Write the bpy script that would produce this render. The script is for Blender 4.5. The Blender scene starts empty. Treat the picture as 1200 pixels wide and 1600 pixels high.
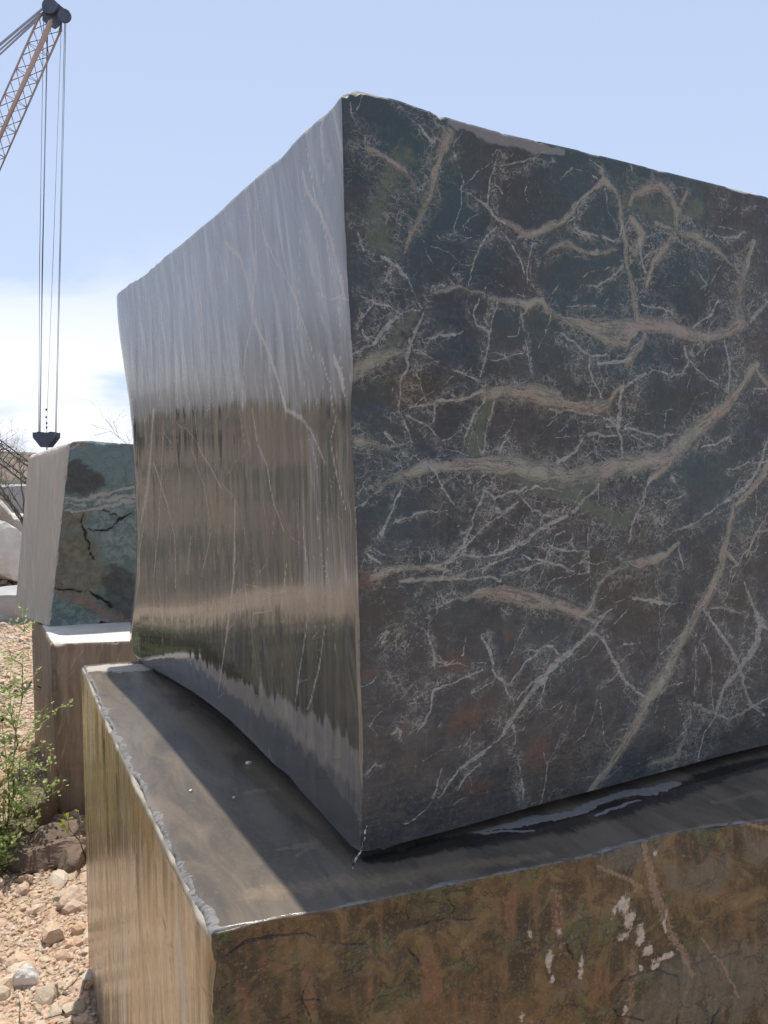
import bpy, bmesh, math, random
import numpy as np
from mathutils import Vector, Matrix

SC = bpy.context.scene
COL = SC.collection
RAD = math.radians
# ------------------------------------------------------------------ camera
FPX, PITCH, EYE = 1230.0, math.atan(80 / 1230.0), 2.0
cam_data = bpy.data.cameras.new('camera')
cam = bpy.data.objects.new('camera', cam_data)
COL.objects.link(cam)
cam.location = (0, 0, EYE)
cam.rotation_euler = (math.pi / 2 - PITCH, 0, 0)
cam_data.sensor_fit = 'HORIZONTAL'
cam_data.sensor_width = 36
cam_data.lens = 36 * FPX / 1200
cam_data.clip_start = 0.05
cam_data.clip_end = 3000
SC.camera = cam
# ------------------------------------------------------------------ light
SUN_AZ, SUN_EL = -8.0, 76.0          # azimuth clockwise from +Y
world = bpy.data.worlds.new('World')
SC.world = world
world.use_nodes = True
sun_d = bpy.data.lights.new('sun', 'SUN')
sun = bpy.data.objects.new('sun', sun_d)
COL.objects.link(sun)
sun_d.energy = 4.2
sun_d.angle = RAD(0.5)
sun_d.color = (1.0, 0.95, 0.87)
sdir = Vector((math.sin(RAD(SUN_AZ)) * math.cos(RAD(SUN_EL)), math.cos(RAD(SUN_AZ)) * math.cos(RAD(SUN_EL)), math.sin(RAD(SUN_EL))))
sun.rotation_euler = sdir.to_track_quat('Z', 'Y').to_euler()
SC.view_settings.view_transform = 'Standard'
SC.view_settings.look = 'None'
SC.view_settings.exposure = 0.25
SC.view_settings.gamma = 1
SC.view_settings.use_curve_mapping = False


# ------------------------------------------------------------------ node helper
class NT:
    def __init__(s, nt):
        s.t = nt
        nt.nodes.clear()

    def n(s, kind, _out=0, **kw):
        nd = s.t.nodes.new(kind)
        for k, v in kw.items():
            if k.startswith('i_'):
                key = k[2:]
                key = int(key) if key.isdigit() else key.replace('_', ' ')
                sk = nd.inputs[key]
                if hasattr(v, 'links') or isinstance(v, bpy.types.NodeSocket):
                    s.t.links.new(v, sk)
                else:
                    sk.default_value = v
            else:
                setattr(nd, k, v)
        return nd

    def lk(s, a, b):
        s.t.links.new(a, b)

    def math(s, op, a, b=0.5, c=0.5, clamp=False):
        return s.n('ShaderNodeMath', operation=op, use_clamp=clamp, i_0=a, i_1=b, i_2=c).outputs[0]

    def mix(s, f, a, b, blend='MIX'):
        nd = s.t.nodes.new('ShaderNodeMix')
        nd.data_type = 'RGBA'
        nd.blend_type = blend
        for sk, v in ((nd.inputs[0], f), (nd.inputs[6], a), (nd.inputs[7], b)):
            if isinstance(v, bpy.types.NodeSocket):
                s.t.links.new(v, sk)
            else:
                sk.default_value = v if not isinstance(v, tuple) or len(v) == 4 else (*v, 1)
        return nd.outputs[2]

    def step(s, x, lo, hi):
        nd = s.n('ShaderNodeMapRange', interpolation_type='SMOOTHSTEP', i_0=x, i_1=lo, i_2=hi, i_3=0.0, i_4=1.0)
        return nd.outputs[0]

    def noise(s, vec, scale, detail=4.0, rough=0.55, out=0, dist=0.0, gain=1.75):
        o = s.n('ShaderNodeTexNoise', i_Vector=vec, i_Scale=scale, i_Detail=detail, i_Roughness=rough, i_Distortion=dist).outputs[out]
        if out or gain == 1:
            return o
        return s.math('MULTIPLY_ADD', o, gain, 0.5 - 0.5 * gain, clamp=True)

    def scaled(s, vec, sc):
        return s.n('ShaderNodeVectorMath', operation='MULTIPLY', i_0=vec, i_1=sc).outputs[0]

    def attr(s, name):
        a = s.n('ShaderNodeAttribute', attribute_name=name)
        sp = s.n('ShaderNodeSeparateColor', i_0=a.outputs['Color'])
        return sp.outputs[0], sp.outputs[1], sp.outputs[2]


def new_mat(name):
    m = bpy.data.materials.new(name)
    m.use_nodes = True
    g = NT(m.node_tree)
    out = g.n('ShaderNodeOutputMaterial')
    b = g.n('ShaderNodeBsdfPrincipled')
    g.lk(b.outputs[0], out.inputs[0])
    return m, g, b


def simple_mat(name, col, rough=0.8, var=0.3, scale=8.0, bump=0.0, metal=0.0):
    m, g, b = new_mat(name)
    tc = g.n('ShaderNodeTexCoord').outputs['Object']
    nz = g.noise(tc, scale, 5)
    c = g.mix(nz, tuple(x * (1 - var) for x in col), tuple(min(1, x * (1 + var)) for x in col))
    g.lk(c, b.inputs['Base Color'])
    b.inputs['Roughness'].default_value = rough
    b.inputs['Metallic'].default_value = metal
    if bump:
        bp = g.n('ShaderNodeBump', i_Strength=0.6, i_Distance=bump, i_Height=g.noise(tc, scale * 3, 6))
        g.lk(bp.outputs[0], b.inputs['Normal'])
    return m


# ------------------------------------------------------------------ world
def build_world():
    g = NT(world.node_tree)
    out = g.n('ShaderNodeOutputWorld')
    bg = g.n('ShaderNodeBackground')
    g.lk(bg.outputs[0], out.inputs[0])
    sky = g.n('ShaderNodeTexSky', sky_type='NISHITA', sun_disc=False, sun_elevation=RAD(SUN_EL), sun_rotation=RAD(SUN_AZ),
              air_density=1.0, dust_density=2.2, ozone_density=1.0, altitude=300)
    d = g.n('ShaderNodeTexCoord').outputs['Generated']
    z = g.n('ShaderNodeSeparateXYZ', i_0=d).outputs[2]
    # thin summer haze over the whole dome, denser to the horizon, and low bright cloud banks
    hz = g.n('ShaderNodeMapRange', i_0=z, i_1=0.0, i_2=0.75, i_3=0.72, i_4=0.46).outputs[0]
    c = g.mix(hz, sky.outputs[0], (5.9, 7.0, 9.3))
    nz = g.noise(g.scaled(d, (1.0, 1.0, 2.6)), 2.1, 5, 0.55, dist=0.4, gain=1)
    low = g.math('SUBTRACT', 1.0, g.step(z, 0.06, 0.30))
    cl = g.math('MULTIPLY', g.step(g.math('ADD', nz, g.math('MULTIPLY', low, 0.22)), 0.58, 0.74), low)
    c = g.mix(cl, c, (8.8, 9.0, 9.6))
    g.lk(c, bg.inputs[0])
    bg.inputs[1].default_value = 0.105


build_world()

# ------------------------------------------------------------------ geometry of the view (used to measure the place)
CO = np.array([0, 0, EYE])
CF = np.array([0, math.cos(PITCH), -math.sin(PITCH)])
CU = np.array([0, math.sin(PITCH), math.cos(PITCH)])


def ray(x, y):
    return (x - 600) / FPX * np.array([1., 0, 0]) + CF + (800 - y) / FPX * CU


def at_y(x, y, Y):
    r = ray(x, y)
    return CO + r * Y / r[1]


def at_z(x, y, z):
    r = ray(x, y)
    return CO + r * (z - EYE) / r[2]


def on_plane(x, y, C, n):
    r = ray(x, y)
    return CO + r * (np.dot(C - CO, n) / np.dot(r, n))


# ------------------------------------------------------------------ numpy noise
def _h(ix, iy, seed):
    n = (ix.astype(np.int64) * 374761393 + iy.astype(np.int64) * 668265263 + seed * 1274126177) & 0x7fffffff
    n = ((n ^ (n >> 13)) * 1103515245) & 0x7fffffff
    n = n ^ (n >> 16)
    return (n & 0xffff) / 65535.0


def vnoise(x, y, seed=0):
    ix, iy = np.floor(x), np.floor(y)
    fx, fy = x - ix, y - iy
    fx, fy = fx * fx * (3 - 2 * fx), fy * fy * (3 - 2 * fy)
    a, b = _h(ix, iy, seed), _h(ix + 1, iy, seed)
    c, d = _h(ix, iy + 1, seed), _h(ix + 1, iy + 1, seed)
    return (a + (b - a) * fx) * (1 - fy) + (c + (d - c) * fx) * fy - 0.5


def fbm(x, y, octv=4, seed=0, gain=0.5):
    r, a = 0, 1.0
    for o in range(octv):
        r = r + a * vnoise(x * 2 ** o + 17.3 * o, y * 2 ** o - 9.1 * o, seed + o)
        a *= gain
    return r


# ------------------------------------------------------------------ object helpers
def link(name, me, mats=(), parent=None, label=None, cat=None, group=None, kind=None, loc=None):
    o = bpy.data.objects.new(name, me)
    COL.objects.link(o)
    if me is not None:
        for m in mats:
            if m.name not in [x.name for x in me.materials if x]:
                me.materials.append(m)
    if parent is not None:
        o.parent = parent
    if loc is not None:
        o.location = loc
    tag(o, label, cat, group, kind)
    return o


def tag(o, label=None, cat=None, group=None, kind=None):
    for k, v in (('label', label), ('category', cat), ('group', group), ('kind', kind)):
        if v:
            o[k] = v


def mesh_np(name, V, F, smooth=True):
    me = bpy.data.meshes.new(name)
    V = np.asarray(V, np.float32)
    F = np.asarray(F, np.int32)
    k = F.shape[1]
    me.vertices.add(len(V))
    me.vertices.foreach_set('co', V.ravel())
    me.loops.add(F.size)
    me.loops.foreach_set('vertex_index', F.ravel())
    me.polygons.add(len(F))
    me.polygons.foreach_set('loop_start', np.arange(0, F.size, k, dtype=np.int32))
    me.polygons.foreach_set('use_smooth', np.full(len(F), smooth))
    me.update(calc_edges=True)
    return me


def tube(V, F, pts, rads, n=6):
    """append a closed tapered tube to lists V, F (quads + caps as quads/tris padded)"""
    pts = [Vector(p) for p in pts]
    base = len(V)
    ref = None
    for i, p in enumerate(pts):
        d = (pts[min(i + 1, len(pts) - 1)] - pts[max(i - 1, 0)]).normalized()
        if ref is None:
            ref = Vector((0, 0, 1)) if abs(d.z) < 0.9 else Vector((1, 0, 0))
        a = d.cross(ref).normalized()
        b = d.cross(a)
        ref = b.cross(d) if True else ref
        ref = -d.cross(a).cross(Vector((0, 0, 0))) if False else b
        r = rads[i] if hasattr(rads, '__len__') else rads
        for k in range(n):
            t = 2 * math.pi * k / n
            V.append(p + a * math.cos(t) * r + b * math.sin(t) * r)
        ref = b
        if abs(d.dot(ref)) > 0.95:
            ref = Vector((1, 0, 0))
    for i in range(len(pts) - 1):
        for k in range(n):
            k2 = (k + 1) % n
            F.append((base + i * n + k, base + i * n + k2, base + (i + 1) * n + k2, base + (i + 1) * n + k))
    F.append(tuple(base + k for k in reversed(range(n))))
    F.append(tuple(base + (len(pts) - 1) * n + k for k in range(n)))


def mesh_py(name, V, F, smooth=False):
    me = bpy.data.meshes.new(name)
    me.from_pydata([tuple(v) for v in V], [], F)
    if smooth:
        me.polygons.foreach_set('use_smooth', [True] * len(me.polygons))
    me.update()
    return me


def box(V, F, c, sx, sy, sz, rot=None):
    b = len(V)
    for x in (-1, 1):
        for y in (-1, 1):
            for z in (-1, 1):
                p = Vector((x * sx / 2, y * sy / 2, z * sz / 2))
                if rot is not None:
                    p = rot @ p
                V.append(Vector(c) + p)
    for f in ((0, 1, 3, 2), (4, 6, 7, 5), (0, 4, 5, 1), (2, 3, 7, 6), (0, 2, 6, 4), (1, 5, 7, 3)):
        F.append(tuple(b + i for i in f))


# ------------------------------------------------------------------ stone block builder
def resample(P, params):
    P = np.asarray(P, float)
    d = np.r_[0, np.cumsum(np.linalg.norm(np.diff(P, axis=0), axis=1))]
    d /= d[-1]
    return np.stack([np.interp(params, d, P[:, i]) for i in range(3)], 1)


def coons(bot, top, left, right, us, vs):
    u = us[:, None, None]
    v = vs[None, :, None]
    S = (1 - v) * bot[:, None] + v * top[:, None] + (1 - u) * left[None] + u * right[None]
    S = S - ((1 - u) * (1 - v) * bot[0] + u * (1 - v) * bot[-1] + (1 - u) * v * top[0] + u * v * top[-1])
    return S


def grid_faces(nu, nv, flip=False):
    i = np.arange(nu - 1)[:, None] * nv + np.arange(nv - 1)[None]
    q = np.stack([i, i + nv, i + nv + 1, i + 1], -1).reshape(-1, 4)
    return q[:, ::-1] if flip else q


class Block:
    def __init__(self):
        self.V, self.F, self.M, self.A, self.B, self.UV = [], [], [], [], [], []
        self.n = 0

    def add(self, P, nrm, mat, st=None, A=None, B=None):
        nu, nv = P.shape[:2]
        e1 = P[nu // 2 + (1 if nu > 2 else 0), nv // 2] - P[nu // 2 - 1, nv // 2]
        e2 = P[nu // 2, min(nv // 2 + 1, nv - 1)] - P[nu // 2, nv // 2 - 1]
        flip = np.dot(np.cross(e1, e2), nrm) < 0
        self.V.append(P.reshape(-1, 3))
        f = grid_faces(nu, nv, flip) + self.n
        self.F.append(f)
        self.M.append(np.full(len(f), mat))
        N = nu * nv
        self.A.append(np.zeros((N, 3)) if A is None else A.reshape(-1, 3))
        self.B.append(np.zeros((N, 3)) if B is None else B.reshape(-1, 3))
        self.UV.append(np.zeros((N, 2)) if st is None else st.reshape(-1, 2))
        self.n += N

    def build(self, name, mats, **kw):
        V = np.concatenate(self.V)
        F = np.concatenate(self.F)
        me = mesh_np(name, V, F)
        me.polygons.foreach_set('material_index', np.concatenate(self.M).astype(np.int32))
        for nm, arr in (('mask_a', self.A), ('mask_b', self.B)):
            at = me.attributes.new(nm, 'FLOAT_COLOR', 'POINT')
            a = np.concatenate(arr)
            at.data.foreach_set('color', np.c_[a, np.ones(len(a))].astype(np.float32).ravel())
        at = me.attributes.new('face_metres', 'FLOAT_VECTOR', 'POINT')
        uv = np.concatenate(self.UV)
        at.data.foreach_set('vector', np.c_[uv, np.zeros(len(uv))].astype(np.float32).ravel())
        for m in mats:
            me.materials.append(m)
        o = bpy.data.objects.new(name, me)
        COL.objects.link(o)
        tag(o, **kw)
        return o


class Face:
    """a plane with metric coordinates s (along) and t (up) - used to place veins where they run on the stone"""
    def __init__(self, C, u, w):
        self.C, self.u = C, u / np.linalg.norm(u)
        w = w - self.u * np.dot(w, self.u)
        self.w = w / np.linalg.norm(w)
        self.n = np.cross(self.u, self.w)

    def st(self, P):
        d = P - self.C
        return np.stack([d @ self.u, d @ self.w], -1)

    def px(self, x, y):
        return on_plane(x, y, self.C, self.n)

    def strokes(self, S, T, lines, out, widen=1.0):
        """keep in out the highest 1 - d/halfwidth of all lines"""
        for ln in lines:
            st = [float(ln[0])] if not hasattr(ln[0], '__len__') else [1.0]
            pts = ln[1:] if not hasattr(ln[0], '__len__') else ln
            nodes = []
            for p in pts:
                q = self.px(p[0], p[1])
                w = (p[2] if len(p) > 2 else nodes[-1][3] if nodes else 3)
                a = self.st(q[None])[0]
                nodes.append((a[0], a[1], w * 0.5 * q[1] / FPX * widen, w))
            self.raw(S, T, [n[:3] for n in nodes], out, st[0])

    @staticmethod
    def raw(S, T, nodes, out, strength=1.0):
        for (s0, t0, w0), (s1, t1, w1) in zip(nodes[:-1], nodes[1:]):
            m = max(w0, w1)
            # grid is regular enough in s (rows) and t (columns): restrict to a window of rows / columns
            rows = np.where((S.min(1) <= max(s0, s1) + m) & (S.max(1) >= min(s0, s1) - m))[0]
            cols = np.where((T.min(0) <= max(t0, t1) + m) & (T.max(0) >= min(t0, t1) - m))[0]
            if not len(rows) or not len(cols):
                continue
            sl = (slice(rows[0], rows[-1] + 1), slice(cols[0], cols[-1] + 1))
            s, t = S[sl], T[sl]
            ds, dt = s1 - s0, t1 - t0
            k = np.clip(((s - s0) * ds + (t - t0) * dt) / (ds * ds + dt * dt + 1e-12), 0, 1)
            d = np.hypot(s - s0 - k * ds, t - t0 - k * dt)
            v = np.clip(1 - d / (w0 + (w1 - w0) * k), 0, 1) * strength
            out[sl] = np.maximum(out[sl], v)

    def blobs(self, S, T, bl, out):
        for x, y, rx, ry, *k in bl:
            q = self.px(x, y)
            a = self.st(q[None])[0]
            sx, sy = rx * q[1] / FPX * 1.3, ry * q[1] / FPX
            d = np.hypot((S - a[0]) / sx, (T - a[1]) / sy)
            v = np.clip(1.35 - d, 0, 1) * (k[0] if k else 1)
            out[...] = np.maximum(out, v)


def spaced(a, b, n1, c=None, n2=0):
    x = np.linspace(a, b, n1)
    return x if c is None else np.r_[x, np.linspace(b, c, n2 + 1)[1:]]


exec_data = {}
# ------------------------------------------------------------------ traced veins (pixel on the face, width)
R_THIN = [
 [(783,233,3),(767,280,4),(763,320,4)], [(720,297,4),(760,320,5),(773,340,5),(788,352,4)], [(783,263,3),(820,255,3),(850,237,3)],
 [(773,353,5),(750,383,5),(740,407,4),(727,440,3)], [(780,360,4),(797,383,4),(813,403,4),(820,427,3)], [(835,370,3),(827,407,3),(817,470,2)],
 [(687,367,2),(717,368,3),(747,383,2)], [(593,403,7),(617,417,7),(633,440,6),(643,463,5),(653,483,4)],
 [(672,443,3),(663,467,3),(656,489,4),(647,508,6),(638,536,7),(629,573,6),(621,597,4),(622,634,3)],
 [(823,433,3),(840,453,4),(850,470,5)], [(746,465,4),(735,489,5),(738,506,5),(758,517,5),(758,536,5),(750,563,4),(743,588,3)],
 [(777,474,2),(767,502,2),(758,523,2)], [(815,492,2),(820,523,3),(821,566,2),(829,603,2)], [(647,536,3),(678,526,6),(715,516,4)],
 [(641,549,3),(660,558,3),(678,566,2)], [(633,573,2),(650,597,3),(663,620,2)], [(698,577,2),(721,585,4),(743,594,3)],
 [(757,563,3),(786,559,3),(814,551,3)], [(548,554,5),(576,536,8),(601,511,9),(626,489,9),(650,483,6)],
 [(650,634,4),(675,627,5),(697,620,5),(727,622,5),(746,613,5)], [(850,640,5),(887,642,7),(933,647,6),(950,653,7),(963,663,7)],
 [(967,603,11),(965,650,10),(963,667,7),(967,713,4)], [(632,648,4),(656,662,4),(675,676,4),(690,690,5),(709,687,4),(721,671,3)],
 [(675,628,4),(676,671,2)], [(629,653,3),(638,690,3),(638,702,2)], [(629,622,3),(644,631,2)],
 [(596,678,5),(622,699,6),(653,724,6),(675,742,5),(684,764,4),(703,789,3)], [(752,622,6),(737,650,6),(726,690,4),(722,712,4)],
 [(766,625,4),(757,670,3),(750,710,3)], [(1013,747,8),(997,783,6),(980,820,5),(973,847,4)], [(930,753,4),(910,777,5),(885,800,6)],
 [(877,807,9),(837,827,10),(808,850,7),(777,861,5),(740,866,4),(712,861,3)], [(750,772,4),(734,806,4),(715,849,4),(690,873,6),(666,886,5)],
 [(743,827,3),(712,855,3)], [(801,784,3),(764,812,3),(740,830,2)], [(750,770,6),(767,781,7),(786,772,5),(817,759,4)],
 [(808,779,4),(826,795,4),(851,806,4)], [(770,797,10),(778,800,8),(796,792,3)], [(761,858,4),(766,850,6),(769,838,2)],
 [(622,759,3),(604,796,4),(589,836,8)], [(607,815,3),(641,806,3),(678,802,3)], [(564,864,3),(592,883,3)],
 [(669,901,4),(715,901,4),(758,901,5),(773,906,9)], [(743,895,3),(761,876,5),(786,869,4)], [(773,896,3),(808,892,4),(838,883,3)],
 [(804,870,3),(838,880,5),(866,883,6),(891,890,3)], [(832,858,3),(869,857,3),(912,859,3)], [(910,807,2),(913,850,3),(910,890,3)],
 [(897,957,5),(920,968,6),(937,957,6),(950,950,3)], [(937,960,6),(910,987,8),(880,1017,11),(860,1040,12),(826,1077,13),(795,1117,13),(770,1151,11),(740,1179,8),(712,1200,7),(693,1225,5),(681,1244,4)],
 [(880,1017,4),(850,1050,7),(820,1068,6),(800,1090,4)], [(795,1130,8),(801,1170,6),(808,1210,5),(817,1247,4)], [(743,1191,4),(721,1210,5),(709,1234,3)],
 [(915,985,5),(925,990,6),(940,1003,6),(947,1020,7),(960,1040,6),(970,1060,6),(987,1080,6),(1000,1088,7)],
 [(1093,950,6),(1113,980,7),(1133,1007,9),(1147,1040,8),(1160,1083,7),(1167,1100,6),(1190,1120,5)],
 [(1187,967,14),(1177,1007,16),(1150,1047,11),(1127,1073,8),(1113,1117,6),(1100,1147,5),(1090,1187,4)],
 [(1160,907,5),(1173,940,6),(1183,967,9),(1202,987,14)], [(1195,800,4),(1170,850,5),(1150,877,5),(1138,887,4),(1137,900,3)],
 [(1103,950,3),(1133,950,3),(1163,953,2)], [(1093,1007,4),(1103,1033,3),(1107,1087,3),(1110,1113,3)], [(1077,997,3),(1080,1033,3),(1077,1090,3)],
 [(1050,1093,3),(1077,1095,4),(1100,1113,7),(1133,1123,6),(1167,1103,6),(1197,1093,4)], [(1133,1120,3),(1147,1090,3)],
 [(1067,1140,5),(1053,1100,3)], [(943,283,4),(937,263,3),(923,250,3)], [(1122,287,10),(1118,310,6),(1110,337,5),(1103,367,4)],
 [(1000,373,6),(1003,403,5),(1010,427,4)], [(1000,410,3),(1027,390,4)], [(862,522,3),(880,523,6),(900,540,6),(923,557,6),(915,577,7),(923,597,5),(935,623,4)],
 [(923,557,5),(947,553,3)], [(933,567,5),(963,565,6),(983,560,5)], [(970,603,7),(993,590,7),(1013,580,5),(1037,585,4)],
 [(1043,590,4),(1063,583,3),(1075,563,5),(1067,547,6)], [(1077,565,3),(1090,583,4),(1117,602,3)], [(973,667,4),(1000,673,4),(1030,682,4),(1067,677,4)],
 [(980,680,3),(1020,697,3)], [(917,677,7),(960,678,2)], [(910,683,4),(890,707,5),(867,725,7)], [(1093,700,4),(1120,695,4),(1143,680,3)],
 [(1170,637,3),(1173,610,4),(1197,607,3)], [(1043,740,4),(1047,753,5),(1063,770,5),(1033,783,4)], [(1120,467,4),(1107,490,4),(1077,510,3)],
 [(977,413,5),(950,437,4),(930,450,4),(907,447,3),(890,467,2)], [(950,463,2),(940,478,2)], [(880,483,3),(900,478,3),(927,478,2)],
 [(1000,477,3),(1027,478,5),(1050,485,3)], [(897,350,5),(907,363,4),(933,370,3)], [(943,373,5),(970,373,5),(973,350,4)],
 [(913,315,3),(900,333,3),(885,350,2)], [(1113,363,3),(1140,372,4),(1167,368,5)], [(1083,423,2),(1103,443,3)], [(1183,487,8),(1173,500,8),(1202,468,6)],
 [(663,954,4),(661,984,4),(666,1018,4),(670,1043,3)], [(669,947,5),(697,929,4)], [(746,990,4),(758,1009,6),(761,1037,6),(777,1064,4),(792,1092,4)],
 [(670,1040,3),(703,1031,2)], [(743,1040,4),(703,1058,4),(669,1077,6),(663,1108,7),(647,1129,6),(638,1138,3)],
 [.6,(678,1129,4),(706,1095,4),(758,1061,5),(795,1018,5),(814,978,3)], [(783,1068,3),(814,1037,4),(845,1012,4),(857,1012,5),(869,1021,4)],
 [(804,1018,3),(835,1018,3)], [.6,(663,950,7),(622,969,7),(582,994,3)], [(647,929,4),(661,921,2)], [(1180,380,5),(1173,413,5),(1160,440,4)],
 [(550,163,3),(556,185,5),(563,197,4)], [(617,170,4),(643,188,7),(663,207,7),(680,227,6)], [(545,340,4),(556,365,6),(566,395,6)],
 [(563,463,3),(582,473,5),(606,478,2)], [(582,473,4),(568,490,3),(560,505,3)], [(560,512,4),(568,532,3)],
 [.8,(540,215,5),(575,228,7),(600,250,7),(633,270,6)], [(775,712,4),(780,700,4),(790,685,3)], [(800,770,3),(830,762,3),(867,765,2)],
 [(610,860,3),(650,850,2)], [(600,985,3),(585,1010,3)], [(573,1195,4),(583,1185,4)], [(600,1140,4),(612,1130,7),(612,1145,4)],
 [(1195,690,5),(1180,735,7),(1160,763,8),(1120,790,8),(1083,813,6),(1050,830,3)], [(983,933,6),(1013,937,8),(1040,938,5)], [(1018,900,2),(1023,940,2),(1023,1017,2)],
 [.6,(1010,980,6),(1040,970,5)], [.6,(960,1013,6),(1000,997,6)], [(1055,860,5),(1062,890,3)], [(1128,530,5),(1133,567,6),(1133,617,5)],
 [.5,(903,1193,9),(933,1150,10),(977,1100,9)], [.6,(560,1020,5),(600,985,4)], [.5,(860,1110,5),(920,1050,5)], [.5,(700,1100,4),(760,1050,3)],
 [(640,470,3),(660,478,2)], [(1145,240,2),(1150,262,3),(1155,275,2)], [(985,255,3),(990,280,3)], [(1160,330,3),(1180,320,3)],
 [(955,1040,2),(985,1015,2)], [(930,1075,2),(960,1050,3)], [(1040,1010,2),(1060,985,2)], [(860,1185,2),(880,1150,3)],
]
R_BROAD = [
 [(700,213,28),(687,257,24),(673,300,22),(657,333,20),(637,367,15),(627,397,7)], [(580,230,8),(610,253,12),(633,270,12),(647,293,9)],
 [(763,330,4),(773,340,6),(800,357,12),(823,366,15),(847,362,15),(877,347,13),(903,317,7),(927,297,8),(943,283,14),(960,297,10),(965,310,8)],
 [(843,402,4),(867,390,12),(888,381,14),(907,393,8),(927,398,13),(947,392,11),(967,388,4)],
 [(672,455,4),(681,451,7),(712,443,12),(730,451,12),(752,457,6)], [(760,467,5),(793,473,12),(827,475,15),(847,470,14),(853,483,12),(867,497,9)],
 [(545,582,30),(576,566,36),(604,557,32),(632,548,18),(638,530,6)], [(748,617,20),(777,613,26),(801,616,27),(826,613,27),(857,622,27),(875,630,22),(900,634,22),(933,635,22),(947,630,20),(957,612,14),(968,600,10)],
 [(552,690,28),(576,693,20),(601,705,9)], [(576,773,8),(598,757,12),(632,741,22),(663,733,26),(703,730,26),(746,727,28),(792,727,34),(823,735,40),(850,742,46),(885,744,46),(920,736,42),(950,728,38),(985,722,34),(1027,717,34),(1053,703,34),(1080,680,32),(1107,657,26),(1133,633,20),(1150,607,18),(1167,580,20),(1180,570,14)],
 [(1040,720,20),(1013,747,10)], [(875,807,6),(872,810,9),(850,822,6)], [(575,902,14),(600,893,20),(622,887,16),(660,884,12),(690,886,8)],
 [(620,910,10),(680,900,10),(715,893,8)], [(693,932,6),(721,929,9),(746,924,20),(777,924,30),(808,932,30),(838,941,26),(869,949,24),(897,956,20),(913,947,14),(917,933,10),(927,910,9),(947,893,9),(973,883,8)],
 [(963,877,12),(993,877,20),(1027,867,16),(1053,850,9)], [(1142,790,14),(1128,843,16),(1118,893,20),(1100,933,28),(1087,950,25),(1067,990,18),(1047,1027,25),(1027,1063,30),(1003,1093,32),(987,1130,22),(963,1177,20),(945,1205,18),(920,1240,14)],
 [(1018,1190,8),(1040,1188,18),(1060,1177,18),(1067,1145,8)], [(967,307,8),(970,343,12),(980,377,12),(983,417,11),(988,443,13),(990,480,20),(992,507,24)],
 [(985,320,10),(993,305,18),(1013,297,18),(1033,290,22),(1047,307,20),(1057,330,22),(1055,360,14)], [(990,345,16),(1005,365,22),(995,395,12)],
 [(1073,297,9),(1063,323,8)], [(1023,350,8),(1053,363,17),(1083,372,22),(1107,380,12),(1133,403,7),(1157,425,8)], [(1053,370,20),(1033,393,16),(1020,417,13),(1010,447,7)],
 [(1177,380,7),(1170,413,14),(1160,437,26),(1155,470,36),(1158,500,32),(1133,517,20),(1100,525,20),(1077,523,26),(1047,509,30),(1000,508,30),(973,512,34),(933,513,30),(900,505,18),(870,497,8)],
 [(883,503,9),(910,513,12),(947,530,20),(973,535,26),(987,518,22)], [(975,568,12),(993,545,16),(1003,525,14)], [(1147,790,12),(1170,765,14),(1187,743,16),(1202,710,16)],
 [(1150,880,8),(1125,860,10)],
]
R_OLIVE = [[(758,622,32),(746,656,38),(740,687,38),(737,708,34)], [(560,570,20),(604,545,22),(626,510,30),(640,490,16)], [(850,760,26),(910,790,22),(960,812,36),(990,790,18)],
           [(800,745,30),(870,765,30),(940,750,26)], [(640,240,40),(600,300,40),(580,370,50),(610,390,30)], [(980,320,36),(1040,340,50),(1090,330,30)], [(950,520,26),(960,545,30)]]
R_RUST = [(838,1175,22,30), (718,1118,40,30), (700,1030,24,18,.8), (793,1038,16,16,.9), (622,1065,16,30,.6), (750,1225,40,22,.7), (785,992,14,10,.8), (570,1045,16,16,.8), (565,905,16,14,.9), (600,1130,30,20,.4), (640,1200,40,40,.35), (590,750,20,20,.3), (700,570,20,20,.35)]
R_DUST = [[(700,190,18),(760,210,30),(830,228,26),(880,236,12)]]
R_MOTTLE = [
 [(985, 310, 90), (1010, 400, 110), (990, 520, 100)], [(1060, 310, 80), (1090, 380, 80)], [(1165, 400, 90), (1155, 520, 130), (1140, 640, 90)], [(610, 400, 80), (640, 520, 70), (620, 640, 40)],
 [(560, 200, 50), (620, 290, 90), (590, 390, 100)], [(560, 740, 60), (700, 735, 70), (860, 755, 100), (1000, 725, 80), (1100, 660, 70)], [(840, 790, 60), (950, 815, 110), (1040, 800, 90)],
 [(570, 895, 60), (680, 890, 70), (770, 890, 50)], [(1190, 800, 80), (1140, 860, 100), (1110, 940, 60)], [(1190, 980, 80), (1150, 1060, 100), (1090, 1160, 100), (1040, 1190, 70)],
 [(690, 200, 60), (650, 330, 50)], [(900, 500, 60), (1000, 530, 90)], [(920, 960, 50), (840, 1060, 60), (740, 1180, 60)], [(950, 900, 60), (1050, 870, 70)], [(560, 690, 50), (620, 730, 60)], [(900, 560, 60), (980, 600, 80), (960, 660, 50)], [(690, 800, 50), (770, 790, 60)],
 [(640, 960, 60), (610, 1050, 70), (650, 1100, 60)], [(800, 880, 50), (880, 880, 50)],
]
R_CRACK = [[(690,182,5),(684,200,4),(676,222,3)], [(747,985,3),(757,1008,4),(761,1030,4)], [(665,1148,3),(690,1162,5),(716,1170,3)], [(797,1130,2),(804,1180,4),(812,1225,3)], [(1050,505,2),(1060,518,3)],
           [(676,830,4),(677,800,3)], [(555,870,14),(560,905,10)], [(640,1040,3),(668,1045,3)], [(980,900,4),(985,880,3)], [(600,1170,2),(616,1140,3)]]

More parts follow.
